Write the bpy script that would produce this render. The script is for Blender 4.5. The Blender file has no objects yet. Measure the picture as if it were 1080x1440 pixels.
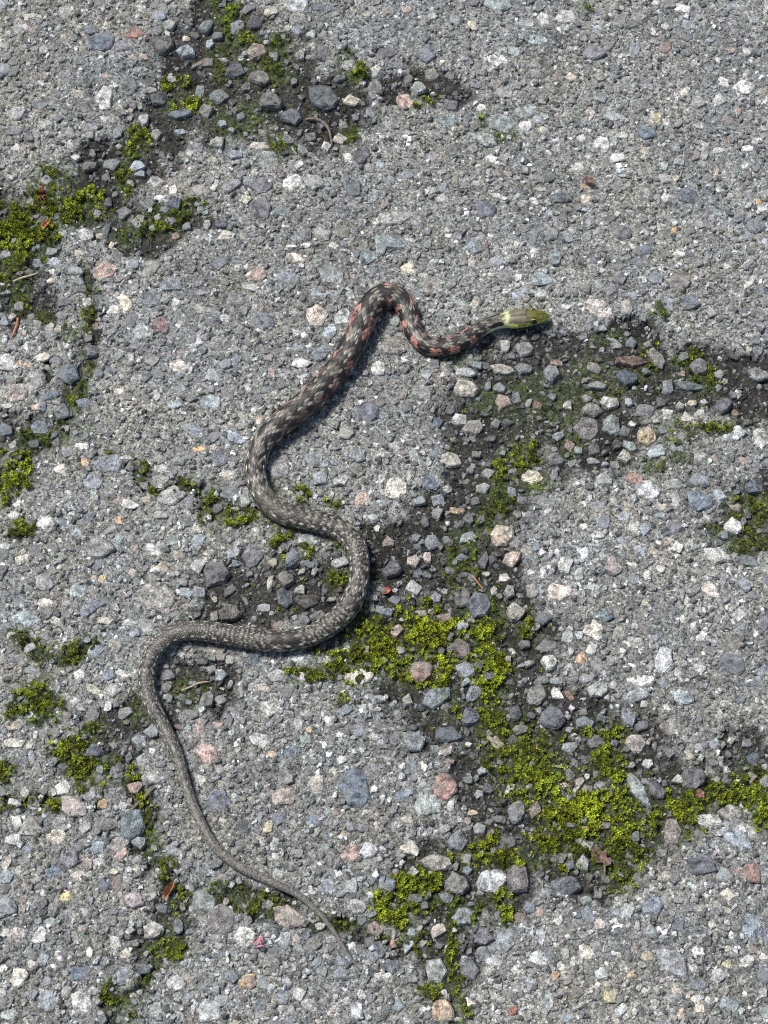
import bpy, math, random
import numpy as np
from mathutils import Vector

random.seed(7)
rng = np.random.default_rng(7)
S = bpy.context.scene
COL = S.collection

# ------------------------------------------------------------------ camera, sky, sun, exposure
TILT = math.radians(24.0)      # off straight-down, the photographer stands at the lower edge
DIST = 1.0
HALF = 0.24                    # half the picture height in metres at the middle of the ground
cam = bpy.data.cameras.new('camera')
cam.sensor_fit = 'VERTICAL'
cam.angle = 2 * math.atan(HALF / DIST)
cam.clip_start = 0.01
cam.clip_end = 200
camo = bpy.data.objects.new('camera', cam)
COL.objects.link(camo)
camo.location = (0, -DIST * math.sin(TILT), DIST * math.cos(TILT))
camo.rotation_euler = (TILT, 0, 0)
S.camera = camo
S.render.resolution_x, S.render.resolution_y = 768, 1024
S.cycles.use_denoising = False
S.cycles.filter_width = 1.1

SUN_EL = math.radians(60)
SUN_FROM = Vector((-0.85, 0.52, 0)).normalized()      # light arrives from the upper left of the picture
world = bpy.data.worlds.new('World')
S.world = world
world.use_nodes = True
wn = world.node_tree
bg = wn.nodes['Background']
sky = wn.nodes.new('ShaderNodeTexSky')
sky.sky_type = 'NISHITA'
sky.sun_disc = False
sky.sun_elevation = SUN_EL
sky.sun_rotation = math.atan2(SUN_FROM.x, SUN_FROM.y)
sky.air_density = 1.0
sky.dust_density = 2.0
wn.links.new(sky.outputs[0], bg.inputs[0])
bg.inputs[1].default_value = 0.075
sun = bpy.data.lights.new('sun', 'SUN')
sun.energy = 3.3
sun.angle = math.radians(16)
sun.color = (1.0, 0.97, 0.92)
suno = bpy.data.objects.new('sun', sun)
COL.objects.link(suno)
sd = Vector((SUN_FROM.x * math.cos(SUN_EL), SUN_FROM.y * math.cos(SUN_EL), math.sin(SUN_EL)))
suno.rotation_euler = (-sd).to_track_quat('-Z', 'Y').to_euler()
suno.location = sd * 3
vs = S.view_settings
vs.view_transform = 'Standard'
vs.look = 'None'
vs.gamma = 1
vs.exposure = 0.64
vs.use_curve_mapping = False

# ------------------------------------------------------------------ places on the ground
# The layout was measured on the photograph (1080 x 1440); these turn a measured spot into metres on the ground and back.
TH = HALF / DIST
CT, ST = math.cos(TILT), math.sin(TILT)

def ground_at(px, py, z=0.0):
    px = np.asarray(px, float); py = np.asarray(py, float)
    a = (px - 540) / 720 * TH
    b = (720 - py) / 720 * TH
    dx, dy, dz = a, ST + b * CT, -CT + b * ST
    k = (z - DIST * CT) / dz
    return dx * k, -DIST * ST + dy * k

def measured(x, y):
    vx, vy, vz = x, y + DIST * ST, -DIST * CT
    f = vy * ST - vz * CT
    u = vy * CT + vz * ST
    return 540 + 720 * (vx / f) / TH, 720 - 720 * (u / f) / TH

def mpp(py):
    """metres on the ground for one measured unit, at that height"""
    x0, _ = ground_at(0, py)
    x1, _ = ground_at(1, py)
    return float(x1 - x0)

def hash2(ix, iy, seed):
    h = (ix.astype(np.int64) * 374761393 + iy.astype(np.int64) * 668265263 + seed * 1442695041) & 0xFFFFFFFF
    h = ((h ^ (h >> 13)) * 1274126177) & 0xFFFFFFFF
    h = h ^ (h >> 16)
    return (h & 0xFFFF) / 65535.0

def vnoise(x, y, seed=0):
    x = np.asarray(x, float); y = np.asarray(y, float)
    ix, iy = np.floor(x), np.floor(y)
    fx, fy = x - ix, y - iy
    fx = fx * fx * (3 - 2 * fx); fy = fy * fy * (3 - 2 * fy)
    a, b = hash2(ix, iy, seed), hash2(ix + 1, iy, seed)
    c, d = hash2(ix, iy + 1, seed), hash2(ix + 1, iy + 1, seed)
    return (a + (b - a) * fx) * (1 - fy) + (c + (d - c) * fx) * fy

def fbm(x, y, octs=3, seed=0):
    s, amp, tot = 0, 1.0, 0
    for k in range(octs):
        s = s + amp * vnoise(x * 2 ** k, y * 2 ** k, seed + k * 17)
        tot += amp; amp *= 0.55
    return s / tot

def sstep(a, b, x):
    t = np.clip((x - a) / (b - a), 0, 1)
    return t * t * (3 - 2 * t)

# Soil-darkened hollows, and shade painted dark inside the snake's loop: x, y, rx, ry
SOIL_SHADE = [(330,110,125,95),(450,160,85,55),(590,122,75,18),(230,180,50,45),(160,235,60,45),(130,290,60,45),(195,335,45,30),
 (235,310,60,25),(300,30,45,40),(760,560,125,85),(870,530,150,50),(1000,535,100,48),(1066,545,50,62),(690,640,75,110),(640,760,62,85),
 (560,790,60,62),(680,850,75,85),(720,925,62,85),(640,1000,90,48),(590,968,65,28),(780,1020,120,70),(860,1060,85,60),(690,1100,65,85),
 (960,1110,95,42),(1050,1060,36,44),(760,1180,125,62),(640,1250,105,62),(630,1340,45,60),(820,1230,65,42),(800,490,105,32),(330,845,62,60),
 (420,835,90,50),(285,958,62,40),(190,1010,62,30),(130,1060,60,30),(250,1265,30,45),(235,1320,40,30),(205,1160,18,60),(40,610,70,22),
 (105,545,18,50),(20,330,60,70),(40,420,40,40),(350,1268,80,24),(480,1295,50,16),(1060,730,50,55),(560,890,120,55),(870,1160,110,60),
 (165,1405,18,40),(830,610,90,60),(320,720,40,22),(880,470,60,25),(103,575,5,32),(238,1292,5,40),(205,1382,5,32),(60,530,6,20),(148,1150,5,30),(560,1340,8,30)]
# moss cushions: x, y, rx, ry, brightness 0..1
MOSS = [(318,22,18,38,.5),(345,52,14,10,.5),(385,82,22,26,.5),(312,78,15,30,.3),(345,100,14,18,.3),(268,146,26,9,.8),(246,116,16,7,.8),(335,168,30,22,.15),
 (194,196,13,13,.8),(182,214,9,9,.6),(174,250,11,19,.7),(500,104,19,9,.7),(482,82,13,6,.5),(596,145,14,6,.7),(395,206,14,18,.3),(495,190,10,8,.4),
 (706,192,12,9,.6),(681,172,6,5,.6),(820,8,5,5,.6),(85,290,52,22,.75),(30,320,46,36,.8),(75,262,28,24,.7),(18,345,26,30,.7),(122,282,16,14,.8),
 (14,382,22,25,.4),(50,366,11,8,.6),(28,422,13,16,.4),(58,442,13,10,.3),(100,470,10,7,.4),(210,315,36,13,.4),(240,300,26,11,.4),(275,288,11,9,.4),
 (180,332,14,10,.3),(120,375,8,6,.4),(122,426,8,8,.4),(126,512,6,13,.3),(105,552,12,16,.4),(60,612,36,11,.3),(20,650,12,10,.7),(16,668,23,28,.9),
 (4,692,14,15,.9),(122,606,10,8,.3),(30,745,13,9,.5),(160,640,9,6,.3),(298,715,12,25,.5),(332,725,30,12,.7),(390,686,7,13,.3),(427,696,10,16,.6),
 (470,711,9,6,.5),(390,762,8,20,.8),(434,782,10,9,.6),(480,765,10,10,.3),(476,815,12,14,.4),(410,752,10,7,.4),(266,680,8,8,.6),(600,882,40,30,1),
 (560,910,62,30,.9),(500,930,50,21,.7),(442,946,36,11,.7),(622,922,26,42,.95),(522,886,26,20,.7),(590,950,26,12,.7),(480,985,12,7,.7),(410,946,10,9,.8),
 (575,868,16,9,.8),(680,895,15,38,.8),(690,950,22,38,.9),(692,1002,18,48,.6),(655,856,5,8,.5),(640,996,14,9,.9),(640,800,11,48,.3),(664,782,10,30,.3),
 (700,702,20,28,.35),(732,640,20,20,.6),(710,662,14,20,.7),(690,732,15,18,.4),(740,880,12,15,.5),(695,862,11,28,.5),(740,1062,46,38,.6),(762,1102,52,34,.7),
 (820,1142,52,33,.9),(870,1150,50,34,.85),(860,1062,22,40,.7),(832,1030,14,12,.6),(880,1120,24,22,.7),(780,1192,50,20,.7),(870,1200,40,25,.5),
 (880,1236,22,17,.5),(950,1140,30,22,.8),(990,1112,34,20,.6),(1060,1110,30,28,.6),(1022,1120,30,12,.7),(1072,1150,18,20,.8),(962,1175,20,12,.4),
 (690,1202,45,18,.8),(592,1246,36,20,.7),(560,1280,32,19,.7),(640,1270,30,8,.5),(702,1260,18,13,.6),(710,1286,12,12,.8),(650,1290,20,8,.5),
 (742,1212,28,10,.7),(580,1322,12,18,.3),(605,1395,16,10,.5),(640,1372,9,20,.4),(650,1425,10,14,.4),(55,990,30,30,.6),(100,1050,26,20,.7),
 (132,1080,30,18,.7),(112,1096,15,18,.5),(74,1130,13,8,.7),(10,1090,12,16,.4),(15,1005,12,9,.6),(130,1026,13,10,.5),(180,1086,8,10,.6),(30,900,20,12,.4),
 (60,920,15,18,.3),(100,925,13,12,.4),(122,905,10,7,.5),(200,1150,10,28,.2),(218,1172,10,22,.2),(265,970,30,13,.15),(195,995,15,18,.15),(345,1266,30,17,.35),
 (300,1252,20,10,.3),(382,1272,24,9,.3),(250,1266,12,18,.35),(235,1335,26,16,.45),(470,1296,26,8,.4),(155,1402,10,14,.4),(186,1412,12,22,.2),
 (536,1276,13,17,1),(920,655,15,8,.3),(950,606,20,10,.4),(875,545,16,12,.2),(900,520,22,8,.4),(990,530,20,14,.4),(1010,600,26,6,.5),(822,602,16,12,.2),
 (962,640,24,8,.2),(1050,716,30,20,.3),(1066,742,20,30,.3),(1036,772,15,9,.3),(1000,746,16,8,.3),(908,490,8,6,.9),(926,440,8,7,.5),(965,502,16,7,.4),
 (800,622,22,14,.15),(760,682,20,9,.3),(840,520,26,16,.1),(690,560,20,14,.1),(640,500,18,6,.3),(850,470,20,6,.2),(340,400,11,7,.05),(330,395,8,6,.05),(780,560,60,30,.08)]

CRACKS = [[(128,430),(122,470),(124,512),(108,550),(98,582),(66,612),(22,646),(2,690)],
 [(182,1086),(200,1120),(206,1152),(214,1190),(246,1242),(240,1300),(226,1340),(202,1384),(165,1410)],
 [(186,648),(216,690),(266,680),(292,716),(330,726)], [(30,895),(62,918),(100,925),(128,905)], [(0,1130),(60,1124),(78,1130)],
 [(120,375),(128,400),(126,432)], [(640,1300),(634,1340),(640,1380),(648,1440)], [(470,1296),(520,1300),(560,1330),(582,1325)]]
for path in CRACKS:
    for (ax, ay), (bx, by) in zip(path[:-1], path[1:]):
        k_ = max(2, int(math.hypot(bx - ax, by - ay) / 7))
        for q_ in range(k_):
            f_ = q_ / k_
            cx_, cy_ = ax + (bx - ax) * f_ + random.uniform(-3, 3), ay + (by - ay) * f_ + random.uniform(-3, 3)
            SOIL_SHADE.append((cx_, cy_, random.uniform(5, 9), random.uniform(5, 9)))
            if random.random() < .55:
                MOSS.append((cx_ + random.uniform(-4, 4), cy_ + random.uniform(-4, 4), random.uniform(4, 8), random.uniform(4, 7), random.uniform(.15, .6)))

def blobs(px, py, items, power=2.0):
    m = np.zeros_like(px)
    br = np.zeros_like(px)
    for it in items:
        x, y, rx, ry = it[:4]
        near = (np.abs(px - x) < rx * 1.7) & (np.abs(py - y) < ry * 1.7)
        if not near.any():
            continue
        d = ((px[near] - x) / rx) ** 2 + ((py[near] - y) / ry) ** 2
        v = np.exp(-0.9 * d ** 1.3)
        old = m[near]
        m[near] = np.maximum(old, v)
        if len(it) > 4:
            b = br[near]
            b[v > old] = it[4]
            br[near] = b
    return m, br

def soil_shade_mask(px, py):
    wx = px + 26 * (fbm(px / 34, py / 34, 3, 5) - .5) * 2
    wy = py + 26 * (fbm(px / 34, py / 34, 3, 9) - .5) * 2
    m, _ = blobs(wx, wy, SOIL_SHADE)
    n = fbm(px / 22, py / 22, 3, 31)
    return sstep(.16, .66, m + .62 * (n - .5))

def moss_mask(px, py):
    wx = px + 12 * (fbm(px / 13, py / 13, 2, 55) - .5) * 2
    wy = py + 12 * (fbm(px / 13, py / 13, 2, 59) - .5) * 2
    m, br = blobs(wx, wy, [(q[0], q[1], q[2] * 1.10 + 1, q[3] * 1.10 + 1, q[4]) for q in MOSS])
    n = fbm(px / 8, py / 8, 2, 71)
    hole = .25 + .75 * sstep(.36, .50, fbm(px / 17, py / 17, 2, 73))
    return np.maximum(hole * sstep(.36, .70, m + 1.15 * (n - .5)), .10 * sstep(.10, .30, m)), br

PAD = 260
_ry, _rx = np.mgrid[-PAD:1440 + PAD:2, -PAD:1080 + PAD:2]
SOIL_SHADE_MAP = soil_shade_mask(_rx.ravel().astype(float), _ry.ravel().astype(float)).reshape(_rx.shape)
def soil_shade_at(px, py):
    return SOIL_SHADE_MAP[np.clip(((np.asarray(py) + PAD) / 2).astype(int), 0, SOIL_SHADE_MAP.shape[0] - 1), np.clip(((np.asarray(px) + PAD) / 2).astype(int), 0, SOIL_SHADE_MAP.shape[1] - 1)]

def ground_height(x, y, soil_shade=None):
    px, py = measured(x, y)
    if soil_shade is None:
        soil_shade = soil_shade_at(px, py)
    h = 0.0010 * (fbm(x * 90, y * 90, 3, 3) - .5) + 0.0021 * (fbm(x * 280, y * 280, 2, 13) - .5) + 0.0014 * (vnoise(x * 640, y * 640, 19) - .5)
    return h - 0.0022 * soil_shade

# ------------------------------------------------------------------ materials
def nodes_of(name):
    m = bpy.data.materials.new(name)
    m.use_nodes = True
    t = m.node_tree
    return m, t, t.nodes['Principled BSDF']

def N(t, kind, **kw):
    n = t.nodes.new('ShaderNode' + kind)
    for k, v in kw.items():
        if isinstance(k, str) and hasattr(n, k) and k not in n.inputs:
            setattr(n, k, v)
        else:
            n.inputs[k].default_value = v
    return n

def ramp(t, stops):
    r = t.nodes.new('ShaderNodeValToRGB')
    e = r.color_ramp.elements
    while len(e) < len(stops):
        e.new(0.5)
    for el, (p, c) in zip(e, stops):
        el.position = p
        el.color = (c[0], c[1], c[2], 1) if not np.isscalar(c) else (c, c, c, 1)
    return r

def mix(t, a, b, fac, mode='MIX'):
    n = t.nodes.new('ShaderNodeMix')
    n.data_type = 'RGBA'
    n.blend_type = mode
    L = t.links
    for sock, v in ((n.inputs[0], fac), (n.inputs[6], a), (n.inputs[7], b)):
        if hasattr(v, 'links'):
            L.new(v, sock)
        elif np.isscalar(v):
            sock.default_value = v
        else:
            sock.default_value = (v[0], v[1], v[2], 1)
    return n.outputs[2]

MORTAR = (0.224, 0.227, 0.212)

def rock_material(name, from_object, mottle=1.0, coat=0.35):
    m, t, p = nodes_of(name)
    L = t.links
    geo = N(t, 'NewGeometry')
    pos = geo.outputs['Position']
    if from_object:
        oi = N(t, 'ObjectInfo')
        base = oi.outputs['Color']
    else:
        at = N(t, 'Attribute'); at.attribute_name = 'Col'
        base = at.outputs['Color']
    n1 = N(t, 'TexNoise', Scale=330.0, Detail=4.0, Roughness=0.7); L.new(pos, n1.inputs['Vector'])
    n2 = N(t, 'TexNoise', Scale=1300.0, Detail=2.0, Roughness=0.7); L.new(pos, n2.inputs['Vector'])
    n3 = N(t, 'TexNoise', Scale=170.0, Detail=4.0, Roughness=0.7); L.new(pos, n3.inputs['Vector'])
    r1 = ramp(t, [(.36, 1 - .55 * mottle), (.5, 1.0), (.64, 1 + .55 * mottle)])
    L.new(n1.outputs[0], r1.inputs[0])
    c = mix(t, base, r1.outputs[0], 1.0, 'MULTIPLY')
    r2 = ramp(t, [(.34, .35), (.45, 1.0), (.57, 1.0), (.66, 2.0)])
    L.new(n2.outputs[0], r2.inputs[0])
    c = mix(t, c, r2.outputs[0], .8, 'MULTIPLY')
    rc = ramp(t, [(.46, 0.0), (.58, coat)])              # cement and dust clinging to the stone
    L.new(n3.outputs[0], rc.inputs[0])
    c = mix(t, c, MORTAR, rc.outputs[0])
    L.new(c, p.inputs['Base Color'])
    p.inputs['Roughness'].default_value = 0.72
    p.inputs['Specular IOR Level'].default_value = 0.35
    b = N(t, 'Bump', Strength=1.0, Distance=0.0009)
    mx = N(t, 'Math', operation='ADD')
    L.new(n1.outputs[0], mx.inputs[0]); L.new(n2.outputs[0], mx.inputs[1])
    L.new(mx.outputs[0], b.inputs['Height'])
    L.new(b.outputs[0], p.inputs['Normal'])
    return m

def pavement_material():
    m, t, p = nodes_of('weathered_asphalt')
    L = t.links
    geo = N(t, 'NewGeometry'); pos = geo.outputs['Position']
    at = N(t, 'Attribute'); at.attribute_name = 'Col'
    n1 = N(t, 'TexNoise', Scale=700.0, Detail=4.0, Roughness=0.7); L.new(pos, n1.inputs['Vector'])
    n2 = N(t, 'TexNoise', Scale=1700.0, Detail=2.0, Roughness=0.7); L.new(pos, n2.inputs['Vector'])
    vo = N(t, 'TexVoronoi', Scale=520.0); L.new(pos, vo.inputs['Vector'])
    r1 = ramp(t, [(.36, .28), (.5, 1.0), (.63, 1.9)]); L.new(n1.outputs[0], r1.inputs[0])
    c = mix(t, at.outputs['Color'], r1.outputs[0], 1.0, 'MULTIPLY')
    r2 = ramp(t, [(.34, .40), (.46, 1.0), (.57, 1.0), (.66, 2.0)]); L.new(n2.outputs[0], r2.inputs[0])
    c = mix(t, c, r2.outputs[0], .85, 'MULTIPLY')
    sep = N(t, 'SeparateColor'); L.new(vo.outputs['Color'], sep.inputs[0])
    r3 = ramp(t, [(.10, .72), (.5, 1.0), (.93, 1.05), (.98, 1.9)]); L.new(sep.outputs[0], r3.inputs[0])
    c = mix(t, c, r3.outputs[0], .8, 'MULTIPLY')
    L.new(c, p.inputs['Base Color'])
    p.inputs['Roughness'].default_value = 0.85
    p.inputs['Specular IOR Level'].default_value = 0.3
    mx = N(t, 'Math', operation='ADD'); L.new(n1.outputs[0], mx.inputs[0]); L.new(n2.outputs[0], mx.inputs[1])
    b = N(t, 'Bump', Strength=0.9, Distance=0.0009)
    L.new(mx.outputs[0], b.inputs['Height']); L.new(b.outputs[0], p.inputs['Normal'])
    return m

def plain_material(name, col, rough=.6, var=.35, scale=500.0):
    m, t, p = nodes_of(name)
    geo = N(t, 'NewGeometry')
    n = N(t, 'TexNoise', Scale=scale, Detail=3.0); t.links.new(geo.outputs['Position'], n.inputs['Vector'])
    r = ramp(t, [(.3, 1 - var), (.7, 1 + var)]); t.links.new(n.outputs[0], r.inputs[0])
    t.links.new(mix(t, col, r.outputs[0], 1.0, 'MULTIPLY'), p.inputs['Base Color'])
    b = N(t, 'Bump', Strength=0.5, Distance=0.0003)
    t.links.new(n.outputs[0], b.inputs['Height']); t.links.new(b.outputs[0], p.inputs['Normal'])
    p.inputs['Roughness'].default_value = rough
    return m

def moss_material():
    m, t, p = nodes_of('moss_leaf')
    L = t.links
    at = N(t, 'Attribute'); at.attribute_name = 'Col'
    L.new(at.outputs['Color'], p.inputs['Base Color'])
    p.inputs['Roughness'].default_value = 0.45
    p.inputs['Specular IOR Level'].default_value = 0.35
    tr = N(t, 'BsdfTranslucent'); L.new(at.outputs['Color'], tr.inputs[0])
    ms = N(t, 'MixShader', Fac=0.35)
    L.new(p.outputs[0], ms.inputs[1]); L.new(tr.outputs[0], ms.inputs[2])
    L.new(ms.outputs[0], t.nodes['Material Output'].inputs[0])
    return m

def snake_material():
    m, t, p = nodes_of('snake_skin')
    L = t.links
    geo = N(t, 'NewGeometry')
    at = N(t, 'Attribute'); at.attribute_name = 'Col'
    n = N(t, 'TexNoise', Scale=1500.0, Detail=2.0); L.new(geo.outputs['Position'], n.inputs['Vector'])
    r = ramp(t, [(.3, .8), (.7, 1.2)]); L.new(n.outputs[0], r.inputs[0])
    L.new(mix(t, at.outputs['Color'], r.outputs[0], 1.0, 'MULTIPLY'), p.inputs['Base Color'])
    p.inputs['Roughness'].default_value = 0.5
    p.inputs['Specular IOR Level'].default_value = 0.4
    return m

M_PAVE = pavement_material()
M_STONE = rock_material('crushed_stone', True, 1.3, .46)
M_GRIT = rock_material('stone_chips', False, .9, .45)
M_MOSS = moss_material()
M_SNAKE = snake_material()

# ------------------------------------------------------------------ mesh helpers
def mesh_from(name, verts, faces_flat, loop_tot, cols=None, smooth=False):
    me = bpy.data.meshes.new(name)
    verts = np.asarray(verts, np.float32)
    nl = len(faces_flat); npoly = len(loop_tot)
    me.vertices.add(len(verts)); me.vertices.foreach_set('co', verts.ravel())
    me.loops.add(nl); me.loops.foreach_set('vertex_index', np.asarray(faces_flat, np.int32))
    me.polygons.add(npoly)
    st = np.zeros(npoly, np.int32); st[1:] = np.cumsum(loop_tot)[:-1]
    me.polygons.foreach_set('loop_start', st)
    if smooth:
        me.polygons.foreach_set('use_smooth', np.ones(npoly, bool))
    else:
        me.polygons.foreach_set('use_smooth', np.zeros(npoly, bool))
    if cols is not None:
        a = me.color_attributes.new('Col', 'FLOAT_COLOR', 'POINT')
        c4 = np.ones((len(verts), 4), np.float32); c4[:, :3] = cols
        a.data.foreach_set('color', c4.ravel())
    me.update(calc_edges=True)
    me.validate()
    return me

def link(name, me, mat, parent=None, label=None, cat=None, kind=None, group=None):
    o = bpy.data.objects.new(name, me)
    COL.objects.link(o)
    if mat is not None and me is not None and not me.materials:
        me.materials.append(mat)
    if parent is not None:
        o.parent = parent
    for k, v in (('label', label), ('category', cat), ('kind', kind), ('group', group)):
        if v:
            o[k] = v
    return o

# ------------------------------------------------------------------ snake course (needed before the gravel is laid)
# x, y, apparent width; from the tip of the snout to the tip of the tail
COURSE = [(772,444,8),(758,445,22),(740,446.5,29),(720,448.5,29),(700,452,25),(684,458,24),(668,467,25),(650,479,26),(632,486,26),(612,488,26),(594,481,27),
 (581,464,28),(576,446,29),(569,428,32),(552,416,36),(533,419,37),(520,434,37),(509,455,37),(498,480,37),(484,506,37),(465,530,37),(442,556,38),(415,579,38),
 (387,602,36),(366,630,32),(359,656,31),(363,682,32),(377,706,33),(403,723,33),(440,731,33),(473,741,33),(496,760,33),(505,788,31),(503,824,31),
 (488,856,33),(459,882,32),(425,897,31),(377,901,32),(321,892,31),(285,887,30),(258,888,28),(232,900,26),(213,923,25),(206,953,25),(211,984,24),
 (228,1017,21),(246,1055,19),(256,1085,16.5),(264,1112,15.5),(275,1140,15),(299,1186,14.5),(336,1218,13.5),(379,1239,12),(419,1258,10.5),(446,1281,8.5),
 (469,1309,6.6),(489,1341,4.4),(506,1365,1.6)]
BELLY = 0.0012

def catmull(pts, per=24):
    P = np.array(pts, float)
    P = np.vstack([2 * P[0] - P[1], P, 2 * P[-1] - P[-2]])
    out = []
    for i in range(1, len(P) - 2):
        p0, p1, p2, p3 = P[i - 1], P[i], P[i + 1], P[i + 2]
        for k in range(per):
            t = k / per
            out.append(.5 * ((2 * p1) + (-p0 + p2) * t + (2 * p0 - 5 * p1 + 4 * p2 - p3) * t * t + (-p0 + 3 * p1 - 3 * p2 + p3) * t ** 3))
    out.append(P[-2])
    return np.array(out)

cc = catmull(COURSE)
seg = np.hypot(np.diff(cc[:, 0]), np.diff(cc[:, 1]))
sarc = np.concatenate([[0], np.cumsum(seg)])
SLEN = sarc[-1]
sd_ = np.arange(0, SLEN, 1.35)
scx = np.interp(sd_, sarc, cc[:, 0]); scy = np.interp(sd_, sarc, cc[:, 1]); scw = np.interp(sd_, sarc, cc[:, 2])

# ------------------------------------------------------------------ pavement
x0, ytop = ground_at(0, 0); x1, _ = ground_at(1080, 0)
_, ybot = ground_at(0, 1440)
XL, XR = float(x0) - .05, float(x1) + .05
YB, YT = float(ybot) - .06, float(ytop) + .05

def axis(a, b, step):
    core = np.arange(a, b, step)
    out = [0.004]
    while sum(out) < 25:
        out.append(out[-1] * 1.35)
    o = np.cumsum(out)
    return np.concatenate([a - o[::-1], core, core[-1] + o])
gx = axis(XL, XR, .00078); gy = axis(YB, YT, .00078)
GX, GY = np.meshgrid(gx, gy)
fx_, fy_ = GX.ravel(), GY.ravel()
ppx, ppy = measured(np.clip(fx_, -1.5, 1.5), np.clip(fy_, -.38, 1.5))
soil_shade = soil_shade_mask(ppx, ppy)
mossm, mossb = moss_mask(ppx, ppy)
gh = ground_height(np.clip(fx_, -3, 3), np.clip(fy_, -3, 3), soil_shade)
mound = mossm * np.clip(mossb * 2, .1, 1) * (0.0012 + 0.0012 * fbm(ppx / 14, ppy / 14, 2, 91))
gz = gh + mound
tone = .62 + .72 * fbm(fx_ * 34, fy_ * 34, 4, 41)
col = np.array(MORTAR)[None, :] * tone[:, None]
warm = fbm(fx_ * 40, fy_ * 40, 2, 47)[:, None]
col = col * (1 + (warm - .5) * np.array([.16, .06, -.14]))
col = col * (1 - soil_shade[:, None]) + np.array([.032, .031, .027]) * (0.4 + 1.2 * warm) * soil_shade[:, None]
film, _ = blobs(ppx, ppy, [(x, y, rx * 1.7 + 8, ry * 1.7 + 8) for x, y, rx, ry, b in MOSS])
film = sstep(.35, 1, film + .7 * (fbm(ppx / 16, ppy / 16, 3, 63) - .55))[:, None]
col = col * (1 - .48 * film) + np.array([.085, .110, .045]) * .48 * film
mg = (mossm * np.clip(mossb * 2.2, .15, 1))[:, None]
col = col * (1 - mg) + np.array([.036, .048, .010]) * mg
nx, ny = len(gx), len(gy)
idx = np.arange(nx * ny).reshape(ny, nx)
quads = np.stack([idx[:-1, :-1], idx[:-1, 1:], idx[1:, 1:], idx[1:, :-1]], -1).reshape(-1, 4)
me = mesh_from('pavement', np.stack([fx_, fy_, gz], 1), quads.ravel(), np.full(len(quads), 4), col, True)
pave = link('pavement', me, M_PAVE, label='weathered grey asphalt studded with crushed stone and crossed by mossy cracks', kind='structure')

# ------------------------------------------------------------------ stones
HUES = dict(w=(.60,.59,.55), W=(.74,.73,.69), l=(.36,.36,.34), g=(.20,.20,.195), d=(.085,.088,.092), b=(.135,.160,.195), p=(.175,.168,.188), k=(.46,.34,.29),
            r=(.26,.13,.105), o=(.60,.38,.18), c=(.58,.52,.40), t=(.32,.375,.365), s=(.315,.350,.385), n=(.215,.190,.160), y=(.58,.52,.26))
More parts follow.
